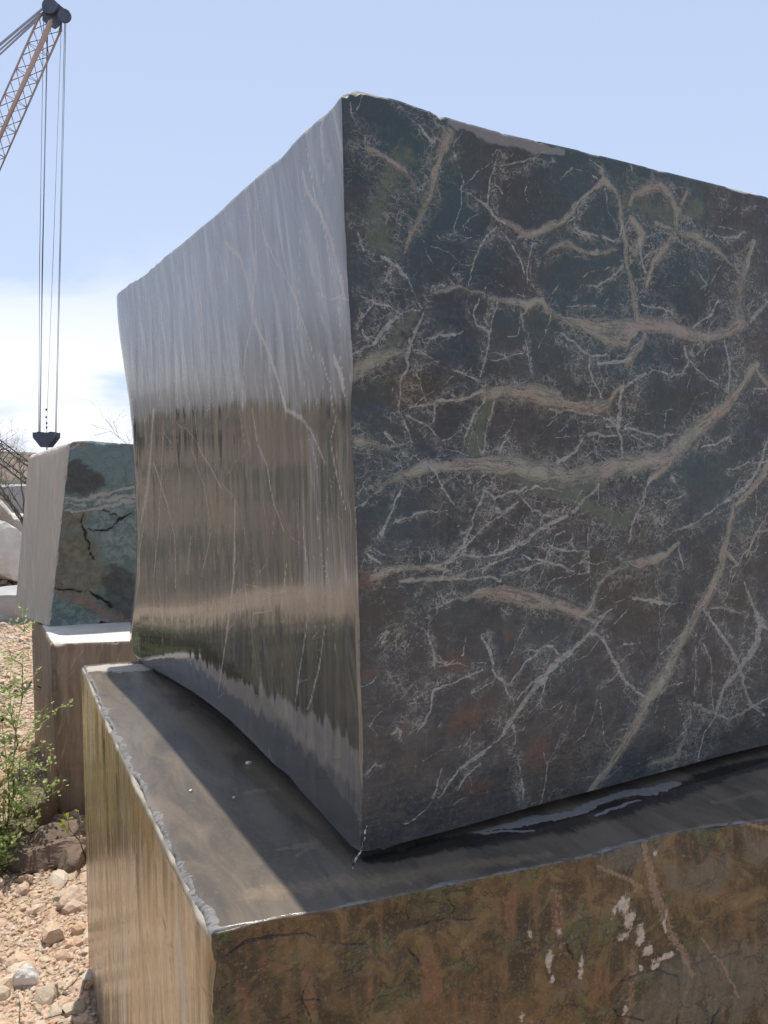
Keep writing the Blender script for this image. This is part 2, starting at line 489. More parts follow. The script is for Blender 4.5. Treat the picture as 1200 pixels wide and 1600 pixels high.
L_VEIN = [
 [(396,278,5),(397,325,6),(400,419,9),(394,475,7),(394,505,7),(384,550,5),(379,640,4)], [(349,377,7),(375,400,10),(390,449,6)],
 [(397,497,7),(420,550,10),(435,595,8),(446,636,9),(472,651,10),(487,671,7),(510,724,5)], [(409,362,5),(431,411,5),(461,467,5),(476,512,5),(490,560,4)],
 [(472,265,8),(480,302,8),(499,332,9),(517,377,8),(529,419,7),(540,470,5)], [(469,362,5),(465,437,4),(462,520,3)], [.7,(337,392,9),(326,437,8)],
 [(499,550,5),(517,599,5),(525,662,5),(517,690,4),(532,761,6),(540,800,4)], [(367,780,6),(366,900,8),(356,994,8),(345,1080,3)],
 [(245,640,10),(243,700,14),(240,750,18),(231,817,6)], [(247,724,5),(266,787,5),(277,840,4),(280,920,4)], [(394,637,5),(401,690,5),(416,724,5),(427,780,5),(446,832,4)],
 [(507,175,8),(502,200,10),(505,260,5),(503,300,4)], [(560,330,3),(555,400,3)], [(300,700,3),(320,760,4),(330,830,4),(318,900,3)], [(525,560,8),(535,590,12),(540,620,8)],
 [(305,640,3),(312,700,4),(345,760,4)], [(480,230,4),(490,300,5),(505,360,5),(520,430,5)], [.6,(310,470,18),(315,500,14)], [.6,(280,560,6),(290,620,6)], [.7,(420,560,8),(425,620,6)],
 [(260,660,3),(255,800,4),(250,900,4)], [(235,820,4),(228,880,6),(222,920,5)], [(300,840,4),(296,900,4)], [(450,880,3),(440,960,4)], [(480,960,4),(470,1040,5),(462,1100,4)], [(510,980,4),(495,1060,6),(480,1110,4)],
]

LR_WHITE = [(972,1418,13,18), (985,1440,10,14), (1005,1462,8,22), (1018,1485,10,12), (1042,1500,20,9), (1030,1512,12,8), (851,1490,6,26), (856,1525,4,8), (903,1503,6,20), (1046,1445,4,20), (828,1452,4,8,.7), (1030,1340,4,8,.7), (980,1585,6,14), (1005,1515,5,6), (870,1450,3,8,.6), (1073,1342,5,5,.5), (815,1590,4,12,.6), (955,1430,6,12,.7), (974,1462,12,10,.8)]
LR_VEIN = [[(1013,1310,12),(1017,1350,14),(1025,1390,20),(1045,1440,18),(1065,1480,14),(1085,1530,10)], [(930,1350,4),(960,1365,7),(985,1378,7),(1005,1392,9)], [.6,(985,1400,10),(1000,1395,10)],
           [.5,(870,1390,14),(868,1440,18),(872,1480,12)], [.5,(995,1490,30),(990,1560,30),(985,1610,20)], [(1100,1470,4),(1130,1510,5),(1160,1560,4)], [(1065,1290,6),(1120,1283,7),(1200,1288,7)]]
LR_RUST = [(800,1420,12,60,.9), (675,1545,14,60,.9), (745,1440,30,30,.5), (870,1430,14,60,.8), (930,1540,24,60,.7), (700,1580,60,40,.6), (380,1560,40,50,.6), (500,1560,60,30,.4), (640,1460,30,30,.3), (420,1500,30,20,.5), (1190,1480,20,30,.5), (840,1590,40,30,.6), (1015,1380,30,40,.5), (1160,1420,50,20,.3)]
LR_CRACK = [[(618,1402,4),(632,1415,6),(640,1437,5)], [(632,1455,4),(650,1448,12),(672,1440,8),(700,1434,4),(720,1440,3),(745,1440,4)], [(633,1462,5),(640,1485,6),(655,1500,5),(662,1530,4)], [(700,1405,3),(712,1420,3),(700,1434,3)], [(600,1500,3),(570,1530,3),(520,1545,4)],
            [(420,1470,5),(480,1460,6),(540,1475,4),(600,1470,3)], [(345,1500,6),(380,1480,8),(430,1470,5)], [(760,1480,3),(735,1500,4),(725,1530,3)], [(680,1470,3),(690,1500,3)], [(480,1530,3),(470,1560,4),(490,1600,3)], [(880,1470,7),(890,1490,3)], [(400,1590,4),(440,1565,5),(500,1560,3)]]


# ------------------------------------------------------------------ stone materials
def face_coord(g):
    return g.n('ShaderNodeAttribute', attribute_name='face_metres').outputs['Vector']


def ragged(g, mask, nz, amp=0.7, lo=0.2, hi=0.6):
    nz = g.n('ShaderNodeMapRange', i_0=nz, i_1=0.1, i_2=0.9, i_3=-0.5, i_4=0.5).outputs[0]
    x = g.math('ADD', mask, g.math('MULTIPLY', nz, amp))
    return g.math('MULTIPLY', g.step(x, lo, hi), g.step(mask, 0.02, 0.12))


def mat_dark_marble():
    m, g, b = new_mat('dark_veined_marble')
    p = face_coord(g)
    thin, broad, rust = g.attr('mask_a')
    dust, olive, crack = g.attr('mask_b')
    sp0 = g.n('ShaderNodeSeparateXYZ', i_0=p)
    n1 = g.noise(p, 3.2, 5, 0.6)
    n2 = g.noise(p, 14.0, 6, 0.62, dist=0.6)
    n3 = g.noise(p, 85.0, 5, 0.65)
    n4 = g.noise(p, 330.0, 3, 0.7)
    c = g.mix(g.step(n1, 0.3, 0.72), (0.022, 0.033, 0.046), (0.056, 0.047, 0.042))
    c = g.mix(g.math('MULTIPLY', g.step(n2, 0.5, 0.8), 0.7), c, (0.030, 0.052, 0.056))
    c = g.mix(g.math('MULTIPLY', g.step(n3, 0.52, 0.8), 0.55), c, (0.105, 0.102, 0.098))
    c = g.mix(g.math('MULTIPLY', g.step(g.math('SUBTRACT', 1.0, n3), 0.55, 0.8), 0.5), c, (0.012, 0.013, 0.017))
    # pale scuffed film: drag marks of the quarry saw
    drag = g.noise(g.scaled(p, (9.0, 60.0, 1.0)), 1.0, 5, 0.6)
    c = g.mix(g.math('MULTIPLY', g.step(drag, 0.55, 0.95), 0.30), c, (0.15, 0.15, 0.15))
    drag2 = g.noise(g.scaled(p, (90.0, 7.0, 1.0)), 1.0, 4, 0.6)
    c = g.mix(g.math('MULTIPLY', g.step(drag2, 0.55, 0.95), 0.24), c, (0.15, 0.15, 0.15))
    ne = g.math('ADD', crack, g.math('MULTIPLY', g.math('SUBTRACT', n2, 0.5), 0.55))
    near = g.step(ne, 0.12, 0.75)
    teal = g.step(g.math('ADD', g.noise(p, 2.2, 3), g.math('MULTIPLY', g.n('ShaderNodeSeparateXYZ', i_0=p).outputs[1], 0.22)), 0.55, 0.95)
    mott = g.noise(g.scaled(p, (34.0, 46.0, 1.0)), 1.0, 7, 0.75, dist=1.2)
    c = g.mix(g.math('MULTIPLY', g.math('MULTIPLY', g.math('SUBTRACT', 1.0, near), g.step(n2, 0.2, 0.7)), 0.35), c, (0.034, 0.028, 0.027))
    c = g.mix(g.math('MULTIPLY', teal, 0.65), c, (0.032, 0.068, 0.078))
    c = g.mix(g.math('MULTIPLY', g.math('MULTIPLY', near, g.step(mott, 0.45, 0.8)), 0.85), c, (0.125, 0.136, 0.122))
    c = g.mix(g.math('MULTIPLY', g.math('MULTIPLY', near, g.step(g.math('SUBTRACT', 1.0, mott), 0.60, 0.85)), 0.7), c, (0.27, 0.265, 0.235))
    for sc, w, k in ((15.0, 0.030, 0.85), (27.0, 0.045, 0.8), (52.0, 0.07, 0.65)):
        wv = g.n('ShaderNodeVectorMath', operation='MULTIPLY_ADD', i_0=g.noise(p, sc * 0.8, 4, 0.65, out=1), i_1=(1.9 / sc,) * 3, i_2=g.scaled(p, (0.85, 1.2, 1.0))).outputs[0]
        v = g.n('ShaderNodeTexVoronoi', feature='DISTANCE_TO_EDGE', i_Vector=wv, i_Scale=sc).outputs['Distance']
        ln = g.math('MULTIPLY', g.math('SUBTRACT', 1.0, g.step(v, 0.0, w)), g.math('MULTIPLY', near, g.step(g.noise(p, sc * 0.5, 3), 0.35, 0.7)))
        c = g.mix(g.math('MULTIPLY', ln, k), c, (0.33, 0.325, 0.295))
    # hairline fracture net
    for sc, w, k in ((5.0, 0.010, 0.5), (13.0, 0.018, 0.40), (31.0, 0.03, 0.25)):
        wv = g.n('ShaderNodeVectorMath', operation='MULTIPLY_ADD', i_0=g.noise(p, sc * 0.9, 5, 0.65, out=1), i_1=(2.2 / sc,) * 3, i_2=g.scaled(p, (0.8, 1.25, 1.0))).outputs[0]
        v = g.n('ShaderNodeTexVoronoi', feature='DISTANCE_TO_EDGE', i_Vector=wv, i_Scale=sc).outputs['Distance']
        ln = g.math('MULTIPLY', g.math('SUBTRACT', 1.0, g.step(v, 0.0, w)), g.step(g.noise(p, sc * 0.6, 3), 0.45, 0.68))
        c = g.mix(g.math('MULTIPLY', ln, k), c, (0.22, 0.215, 0.20))
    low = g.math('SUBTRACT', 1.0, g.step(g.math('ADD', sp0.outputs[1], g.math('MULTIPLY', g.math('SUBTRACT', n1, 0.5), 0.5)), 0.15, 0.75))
    c = g.mix(g.math('MULTIPLY', g.math('MULTIPLY', low, g.step(n2, 0.1, 0.9)), 0.30), c, (0.145, 0.14, 0.135))  # paler foot: light bounced up from the lower block, put into the colour
    ol = ragged(g, olive, n2, 1.1, 0.25, 0.9)
    c = g.mix(g.math('MULTIPLY', ol, 0.8), c, g.mix(n3, (0.045, 0.075, 0.06), (0.15, 0.155, 0.105)))
    rs = ragged(g, rust, n2, 1.3, 0.2, 1.2)
    c = g.mix(g.math('MULTIPLY', rs, 0.62), c, g.mix(n3, (0.085, 0.048, 0.034), (0.155, 0.085, 0.056)))
    fleck = g.noise(g.scaled(p, (30.0, 75.0, 1.0)), 1.0, 7, 0.72, dist=1.6)
    nb = g.math('ADD', g.math('MULTIPLY', n3, 0.5), g.math('MULTIPLY', n2, 0.5))
    halo = g.math('MULTIPLY', g.step(broad, 0.0, 0.5), g.step(nb, 0.38, 0.6))
    c = g.mix(g.math('MULTIPLY', halo, 0.55), c, (0.075, 0.078, 0.066))
    sp_ = g.n('ShaderNodeSeparateXYZ', i_0=p)
    band = g.n('ShaderNodeCombineXYZ', i_0=g.math('MULTIPLY', broad, 5.5), i_1=g.math('MULTIPLY', sp_.outputs[0], 11.0), i_2=g.math('MULTIPLY', sp_.outputs[1], 11.0)).outputs[0]
    lay = g.noise(band, 1.0, 5, 0.62, dist=0.35, gain=2.2)
    br = ragged(g, broad, g.math('ADD', g.math('MULTIPLY', lay, 0.55), g.math('MULTIPLY', nb, 0.45)), 1.25, 0.22, 0.66)
    tone = g.noise(p, 9.0, 4)
    bc = g.mix(g.step(tone, 0.42, 0.6), (0.285, 0.275, 0.215), (0.305, 0.250, 0.210))
    bc = g.mix(g.math('MULTIPLY', g.step(g.noise(p, 16.0, 4), 0.52, 0.66), 0.7), bc, (0.165, 0.195, 0.150))
    bc = g.mix(g.math('MULTIPLY', g.step(lay, 0.5, 0.75), 0.75), bc, (0.070, 0.070, 0.062))
    bc = g.mix(g.math('MULTIPLY', g.step(g.math('SUBTRACT', 1.0, lay), 0.62, 0.85), 0.6), bc, (0.40, 0.375, 0.32))
    bc = g.mix(g.math('MULTIPLY', g.step(fleck, 0.55, 0.75), 0.7), bc, (0.055, 0.055, 0.050))
    bc = g.mix(g.math('MULTIPLY', g.step(g.math('SUBTRACT', 1.0, fleck), 0.62, 0.80), 0.6), bc, (0.36, 0.345, 0.30))
    bc = g.mix(g.math('MULTIPLY', g.step(n4, 0.52, 0.72), 0.6), bc, (0.38, 0.36, 0.32))
    c = g.mix(g.math('MULTIPLY', br, 0.88), c, bc)
    th = ragged(g, thin, nb, 0.65, 0.32, 0.56)
    c = g.mix(g.math('MULTIPLY', th, g.n('ShaderNodeMapRange', i_0=fleck, i_1=0.35, i_2=0.65, i_3=0.35, i_4=0.95).outputs[0]), c, g.mix(n3, (0.20, 0.20, 0.19), (0.44, 0.43, 0.40)))
    du = ragged(g, dust, n2, 0.8, 0.2, 0.5)
    c = g.mix(g.math('MULTIPLY', du, 0.7), c, (0.24, 0.23, 0.225))
    g.lk(c, b.inputs['Base Color'])
    ro = g.n('ShaderNodeMapRange', i_0=n3, i_1=0.3, i_2=0.7, i_3=0.42, i_4=0.60).outputs[0]
    g.lk(ro, b.inputs['Roughness'])
    b.inputs['IOR'].default_value = 1.5
    h = g.math('ADD', g.math('MULTIPLY', n3, 0.5), g.math('MULTIPLY', n2, 1.0))
    h = g.math('ADD', h, g.math('MULTIPLY', drag, 0.35))
    h = g.math('ADD', h, g.math('MULTIPLY', g.math('MULTIPLY', near, mott), 0.8))
    bp = g.n('ShaderNodeBump', i_Strength=0.55, i_Distance=0.004, i_Height=h)
    g.lk(bp.outputs[0], b.inputs['Normal'])
    return m


def mat_cut_face(name, dark, light, warm, vein, gloss=0.13, spike=0.020, ior=1.55, streak=60.0, patch=None, film=None, contrast=1.0):
    """wire-sawn, water-polished face: vertical saw streaks smear the mirrored surroundings"""
    m, g, b = new_mat(name)
    p = face_coord(g)
    a1, a2, a3 = g.attr('mask_a')
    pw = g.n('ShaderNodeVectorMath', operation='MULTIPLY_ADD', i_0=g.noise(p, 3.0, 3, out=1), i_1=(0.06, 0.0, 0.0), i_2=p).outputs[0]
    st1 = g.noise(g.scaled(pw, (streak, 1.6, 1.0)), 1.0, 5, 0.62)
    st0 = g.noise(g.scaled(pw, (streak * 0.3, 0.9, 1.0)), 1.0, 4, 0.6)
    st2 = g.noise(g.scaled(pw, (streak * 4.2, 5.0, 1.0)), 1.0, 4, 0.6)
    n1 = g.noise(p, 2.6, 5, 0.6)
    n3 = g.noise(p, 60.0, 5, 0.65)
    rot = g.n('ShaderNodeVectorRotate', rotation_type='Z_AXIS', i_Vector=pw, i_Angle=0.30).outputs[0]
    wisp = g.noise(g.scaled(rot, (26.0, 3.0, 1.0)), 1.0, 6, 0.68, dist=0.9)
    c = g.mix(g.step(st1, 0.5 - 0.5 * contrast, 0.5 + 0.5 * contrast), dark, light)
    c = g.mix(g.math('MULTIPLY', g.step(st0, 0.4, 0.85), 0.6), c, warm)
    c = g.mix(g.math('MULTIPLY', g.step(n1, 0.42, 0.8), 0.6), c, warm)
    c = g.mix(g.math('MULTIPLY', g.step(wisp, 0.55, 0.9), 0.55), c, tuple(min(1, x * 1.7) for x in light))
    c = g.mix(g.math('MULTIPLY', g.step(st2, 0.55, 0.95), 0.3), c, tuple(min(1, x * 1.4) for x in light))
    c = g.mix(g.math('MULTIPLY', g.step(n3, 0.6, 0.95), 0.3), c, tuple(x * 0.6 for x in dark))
    th = ragged(g, a1, g.math('ADD', g.math('MULTIPLY', n3, 0.5), g.math('MULTIPLY', wisp, 0.5)), 0.9, 0.15, 0.9)
    c = g.mix(g.math('MULTIPLY', th, 0.65), c, vein)
    rough_add = g.math('MULTIPLY', th, 0.25)
    if patch:
        c = g.mix(g.math('MULTIPLY', ragged(g, a2, st1, 0.9, 0.2, 0.6), 0.85), c, patch[0])
        c = g.mix(g.math('MULTIPLY', ragged(g, a3, st1, 0.9, 0.2, 0.8), 0.8), c, patch[1])
    if film:
        dust = ragged(g, a2, g.math('ADD', g.math('MULTIPLY', st2, 0.35), g.math('MULTIPLY', st1, 0.65)), 0.55, 0.36, 0.58)
        wet_painted_dark = ragged(g, a3, st1, 0.35, 0.3, 0.5)
        c = g.mix(g.math('MULTIPLY', dust, 0.72), c, g.mix(g.step(wisp, 0.35, 0.95), tuple(x * 0.88 for x in film[0]), tuple(x * 1.9 for x in film[0])))
        c = g.mix(g.math('MULTIPLY', wet_painted_dark, 0.75), c, film[1])  # wet foot, its colour also darkened to imitate dark reflections
        c = g.mix(g.math('MULTIPLY', th, 0.75), c, g.mix(dust, vein, (0.52, 0.50, 0.47)))
        rough_add = g.math('ADD', rough_add, g.math('MULTIPLY', dust, 0.20))
    g.lk(c, b.inputs['Base Color'])
    ro = g.n('ShaderNodeMapRange', i_0=st2, i_1=0.3, i_2=0.9, i_3=gloss, i_4=gloss * 2.0).outputs[0]
    g.lk(g.math('ADD', ro, rough_add), b.inputs['Roughness'])
    b.inputs['IOR'].default_value = ior
    geo = g.n('ShaderNodeNewGeometry').outputs['Normal']
    t1 = g.noise(g.scaled(p, (streak * 3.0, 1.1, 1.0)), 1.0, 5, 0.75)
    k = g.math('MULTIPLY', g.math('SUBTRACT', t1, 0.5), spike)
    up = g.n('ShaderNodeCombineXYZ', i_2=k).outputs[0]
    nn = g.n('ShaderNodeVectorMath', operation='NORMALIZE', i_0=g.n('ShaderNodeVectorMath', operation='ADD', i_0=geo, i_1=up).outputs[0]).outputs[0]
    bp = g.n('ShaderNodeBump', i_Strength=0.12, i_Distance=0.001, i_Height=g.math('ADD', st1, g.math('MULTIPLY', n3, 0.3)), i_Normal=nn)
    g.lk(bp.outputs[0], b.inputs['Normal'])
    return m


def mat_polished_top():
    m, g, b = new_mat('wet_polished_stone_top')
    p = face_coord(g)
    dry, wet_painted_dark, chip = g.attr('mask_a')
    tan, film, _ = g.attr('mask_b')
    n1 = g.noise(g.scaled(p, (2.0, 6.0, 1.0)), 1.6, 5, 0.6, dist=0.8)
    n2 = g.noise(g.scaled(p, (6.0, 26.0, 1.0)), 1.6, 6, 0.65, dist=0.6)
    n3 = g.noise(p, 70.0, 5, 0.65)
    c = g.mix(g.step(n1, 0.2, 0.85), (0.095, 0.082, 0.069), (0.175, 0.142, 0.108))
    c = g.mix(g.math('MULTIPLY', g.step(n2, 0.5, 1.0), 0.45), c, (0.17, 0.14, 0.105))
    c = g.mix(g.math('MULTIPLY', g.step(n3, 0.56, 0.8), 0.35), c, (0.16, 0.15, 0.14))
    tn = ragged(g, tan, n2, 1.0, 0.2, 0.9)
    c = g.mix(g.math('MULTIPLY', tn, 0.8), c, g.mix(n3, (0.15, 0.11, 0.075), (0.26, 0.20, 0.145)))
    dr = ragged(g, dry, n2, 0.35, 0.2, 0.5)
    c = g.mix(g.math('MULTIPLY', dr, 0.85), c, g.mix(n3, (0.36, 0.32, 0.27), (0.52, 0.48, 0.42)))
    ch = ragged(g, chip, n2, 0.25, 0.3, 0.42)
    fl_ = ragged(g, film, n2, 0.5, 0.28, 0.36)
    c = g.mix(g.math('MULTIPLY', ch, 0.9), c, g.mix(g.step(g.noise(g.scaled(p, (60.0, 22.0, 1.0)), 1.0, 6, 0.7, dist=1.5), 0.45, 0.75), (0.20, 0.195, 0.19), (0.055, 0.052, 0.050)))
    c = g.mix(g.math('MULTIPLY', fl_, 0.8), c, g.mix(n3, (0.20, 0.197, 0.20), (0.30, 0.293, 0.29)))
    wt = g.math('MULTIPLY', ragged(g, wet_painted_dark, n2, 0.5, 0.15, 0.6), g.math('SUBTRACT', 1.0, fl_))
    c = g.mix(g.math('MULTIPLY', wt, 0.8), c, (0.016, 0.016, 0.018))
    g.lk(c, b.inputs['Base Color'])
    ro = g.n('ShaderNodeMapRange', i_0=n2, i_1=0.3, i_2=0.7, i_3=0.12, i_4=0.26).outputs[0]
    ro = g.math('ADD', ro, g.math('MULTIPLY', g.math('MAXIMUM', dr, ch), 0.4))
    ro = g.math('MULTIPLY', ro, g.math('SUBTRACT', 1.0, g.math('MULTIPLY', wt, 0.85)))
    g.lk(ro, b.inputs['Roughness'])
    b.inputs['IOR'].default_value = 1.5
    b.inputs['IOR'].default_value = 1.43
    hh = g.math('MULTIPLY', g.math('ADD', n3, g.math('MULTIPLY', n2, 0.6)), g.math('SUBTRACT', 1.0, wt))
    bp = g.n('ShaderNodeBump', i_Strength=0.25, i_Distance=0.0016, i_Height=hh)
    g.lk(bp.outputs[0], b.inputs['Normal'])
    return m


def mat_brown_split():
    m, g, b = new_mat('brown_split_stone')
    p = face_coord(g)
    white, vein, rust = g.attr('mask_a')
    crack, grey, _ = g.attr('mask_b')
    n1 = g.noise(p, 5.0, 5, 0.6, dist=0.5)
    n2 = g.noise(p, 15.0, 7, 0.65, dist=1.0)
    n3 = g.noise(p, 140.0, 5, 0.65)
    run = g.noise(g.scaled(p, (42.0, 6.0, 1.0)), 1.0, 5, 0.65, dist=0.5)
    c = g.mix(g.step(g.math('ADD', g.math('MULTIPLY', n1, 0.6), g.math('MULTIPLY', n2, 0.4)), 0.35, 0.75), (0.034, 0.024, 0.013), (0.165, 0.096, 0.036))
    c = g.mix(g.math('MULTIPLY', g.step(n2, 0.46, 0.85), 0.7), c, (0.185, 0.140, 0.064))
    c = g.mix(g.math('MULTIPLY', g.step(g.math('SUBTRACT', 1.0, n2), 0.5, 0.85), 0.75), c, (0.032, 0.026, 0.016))
    c = g.mix(g.math('MULTIPLY', g.step(g.noise(p, 9.0, 5, 0.6), 0.53, 0.68), 0.7), c, (0.075, 0.082, 0.035))
    c = g.mix(g.math('MULTIPLY', g.step(run, 0.5, 0.8), 0.6), c, (0.185, 0.102, 0.048))
    rs = ragged(g, rust, run, 1.1, 0.25, 0.9)
    c = g.mix(g.math('MULTIPLY', rs, 0.8), c, g.mix(n3, (0.12, 0.05, 0.022), (0.235, 0.115, 0.055)))
    gy = ragged(g, grey, n2, 0.9, 0.2, 0.9)
    c = g.mix(g.math('MULTIPLY', gy, 0.75), c, g.mix(run, (0.050, 0.048, 0.042), (0.16, 0.148, 0.122)))
    vn = ragged(g, vein, n3, 0.9, 0.2, 0.7)
    c = g.mix(g.math('MULTIPLY', vn, 0.75), c, g.mix(n3, (0.17, 0.10, 0.065), (0.34, 0.24, 0.17)))
    wv = g.n('ShaderNodeVectorMath', operation='MULTIPLY_ADD', i_0=g.noise(p, 10.0, 5, 0.65, out=1), i_1=(0.16,) * 3, i_2=p).outputs[0]
    v = g.n('ShaderNodeTexVoronoi', feature='DISTANCE_TO_EDGE', i_Vector=wv, i_Scale=14.0).outputs['Distance']
    ln = g.math('MULTIPLY', g.math('SUBTRACT', 1.0, g.step(v, 0.0, 0.03)), g.step(g.noise(p, 9.0, 3), 0.42, 0.6))
    cr = g.math('MAXIMUM', ragged(g, crack, n3, 0.7, 0.2, 0.7), g.math('MULTIPLY', ln, 0.7))
    c = g.mix(g.math('MULTIPLY', cr, 0.8), c, (0.018, 0.011, 0.008))
    c = g.mix(g.math('MULTIPLY', g.step(n3, 0.58, 0.8), 0.45), c, (0.26, 0.20, 0.13))
    wh = ragged(g, white, g.math('ADD', g.math('MULTIPLY', g.noise(p, 45.0, 5, 0.65), 0.6), g.math('MULTIPLY', n3, 0.4)), 1.5, 0.38, 0.85)
    c = g.mix(g.math('MULTIPLY', wh, 0.82), c, g.mix(n3, (0.42, 0.33, 0.26), (0.64, 0.57, 0.50)))
    g.lk(c, b.inputs['Base Color'])
    ro = g.n('ShaderNodeMapRange', i_0=n2, i_1=0.3, i_2=0.9, i_3=0.20, i_4=0.40).outputs[0]
    g.lk(ro, b.inputs['Roughness'])
    h = g.math('SUBTRACT', g.math('ADD', n2, g.math('MULTIPLY', n3, 0.3)), g.math('MULTIPLY', cr, 0.7))
    bp = g.n('ShaderNodeBump', i_Strength=0.6, i_Distance=0.004, i_Height=h)
    g.lk(bp.outputs[0], b.inputs['Normal'])
    return m


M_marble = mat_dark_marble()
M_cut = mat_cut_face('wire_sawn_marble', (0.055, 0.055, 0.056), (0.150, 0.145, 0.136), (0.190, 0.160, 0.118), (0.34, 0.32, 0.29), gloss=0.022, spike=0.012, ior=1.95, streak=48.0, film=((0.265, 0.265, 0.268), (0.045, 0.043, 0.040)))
M_top = mat_polished_top()
M_brown = mat_brown_split()
M_ochre = mat_cut_face('sawn_ochre_stone', (0.075, 0.052, 0.024), (0.46, 0.345, 0.19), (0.48, 0.31, 0.125), (0.055, 0.042, 0.022), gloss=0.16, spike=0.02, streak=30.0,
                       patch=((0.36, 0.325, 0.265), (0.085, 0.09, 0.04)))
M_rough = simple_mat('rough_quarry_stone', (0.20, 0.18, 0.155), 0.85, 0.45, 6.0, 0.02)


# ------------------------------------------------------------------ generic two-face block
def build_block(name, L, R, top_l, top_r, bot_l, bot_r, near, far, r_end, us_l, us_r, vs, mats, relief, roundr, masks_l, masks_r, masks_t=None, hook_l=None,
                us_top=None, bot_bulge=0.0, **kw):
    """all curves are 3D point lists that start at the near corner (top/bottom) or at the bottom (near/far/r_end)"""
    B = Block()
    nl, nr = -L.n if np.dot(L.n, CO - L.C) < 0 else L.n, -R.n if np.dot(R.n, CO - R.C) < 0 else R.n
    zz = np.array([0, 0, 1.])

    def prof(d, r):
        return np.clip(1 - d / r, 0, 1) ** 2

    def rough_edge(x, seed):
        return 0.7 + 3.0 * np.clip(fbm(x * 14, x * 0 + 3.3, 5, seed) + 0.08, 0, 1)
    tl, tr = resample(top_l, us_l), resample(top_r, us_r)
    bl, br = resample(bot_l, us_l), resample(bot_r, us_r)
    nv, fv, rv = resample(near, vs), resample(far, vs), resample(r_end, vs)
    # L face: u along top_l, v up
    for key, f, bt, tp, lf, rt, us, own, oth, masks, mat, hook in (
            ('L', L, bl, tl, nv, fv, us_l, nl, nr, masks_l, 0, hook_l), ('R', R, br, tr, nv, rv, us_r, nr, nl, masks_r, 1, None)):
        P = coons(bt, tp, lf, rt, us, vs)
        st = f.st(P)
        S, T = st[..., 0], st[..., 1]
        dn = np.linalg.norm(P - P[:1], axis=2)
        dt = np.linalg.norm(P - P[:, -1:], axis=2)
        db = np.linalg.norm(P - P[:, :1], axis=2)
        df = np.linalg.norm(P - P[-1:], axis=2)
        A, Bm = masks(f, S, T, P)
        ew = np.minimum(1, np.minimum(np.minimum(dn, dt), np.minimum(db, df)) / 0.05)
        hgt = relief[0 if key == 'L' else 1](S, T, A, Bm) * ew
        if hook is not None:
            hgt = hgt + hook(S, T, P, dn, dt, db, df)
        r_n, r_t = roundr['near'], roundr['top_l' if key == 'L' else 'top_r']
        P = P + own * hgt[..., None]
        k = 0.29
        P = P - (own + oth) * (k * r_n * prof(dn, r_n) * rough_edge(T, 5))[..., None]
        rough = rough_edge(S, 7 if key == 'L' else 9)
        P = P - (own + zz) * (k * r_t * prof(dt, r_t) * rough)[..., None]
        B.add(P, own, mat, st, A, Bm)
    # translation surfaces for top, bottom, and the two far sides
    ut = us_l if us_top is None else us_top
    vt = us_r[::3] if us_top is None else us_top
    tl2, tr2 = resample(top_l, ut), resample(top_r, vt)
    P = tl2[:, None] + tr2[None] - tl2[0]
    stt = np.stack(np.broadcast_arrays((np.linalg.norm(tl2 - tl2[0], axis=1))[:, None], np.linalg.norm(tr2 - tr2[0], axis=1)[None]), -1)
    dL = np.linalg.norm(P - P[:, :1], axis=2)      # distance from the L top edge
    dR = np.linalg.norm(P - P[:1], axis=2)
    A, Bm = masks_t(P, dL, dR) if masks_t else (None, None)
    sL = np.broadcast_to(L.st(P[:, 0])[..., 0][:, None], dL.shape)
    sR = np.broadcast_to(R.st(P[0])[..., 0][None], dR.shape)
    r1, r2 = roundr['top_l'], roundr['top_r']
    P = P - (nl + zz) * (0.29 * r1 * prof(dL, r1) * rough_edge(sL, 7))[..., None]
    P = P - (nr + zz) * (0.29 * r2 * prof(dR, r2) * rough_edge(sR, 9))[..., None]
    B.add(P, zz, 2, stt, A, Bm)
    c = np.linspace(0, 1, 40)
    bl2, br2, tl2, tr2 = resample(bot_l, c), resample(bot_r, c), resample(top_l, c), resample(top_r, c)
    P = bl2[:, None] + br2[None] - bl2[0]
    w = np.sin(np.pi * np.clip(c, 0, 1)) ** 0.5
    P = P - zz * (bot_bulge * w[:, None] * w[None])[..., None]
    B.add(P, -zz, 3)
    fv2, rv2 = resample(far, c), resample(r_end, c)
    bb = fv2 + (br2[-1] - br2[0])
    P = coons(br2 + bl2[-1] - bl2[0], tr2 + tl2[-1] - tl2[0], fv2, bb + np.linspace(0, 1, 40)[:, None] * (tr2[-1] - tr2[0] - br2[-1] + br2[0]), c, c)
    B.add(P, -nr, 3)
    P = coons(bl2 + br2[-1] - br2[0], tl2 + tr2[-1] - tr2[0], rv2, bb + np.linspace(0, 1, 40)[:, None] * (tr2[-1] - tr2[0] - br2[-1] + br2[0]), c, c)
    B.add(P, -nl, 3)
    return B.build(name, mats, **kw)


# ------------------------------------------------------------------ the big upper block
ZT = 1.215
uR = np.array([math.sin(RAD(61.2)), math.cos(RAD(61.2)), 0])
uL = np.array([-math.sin(RAD(29.3)), math.cos(RAD(29.3)), 0])
Cb = at_y(562, 1330, 1.479)
Ct = at_y(533, 150, 1.479)
FL = Face(Cb, uL, Ct - Cb)
FR = Face(Cb, uR, Ct - Cb)


def pxs(f, pts):
    return [f.px(*p) for p in pts]


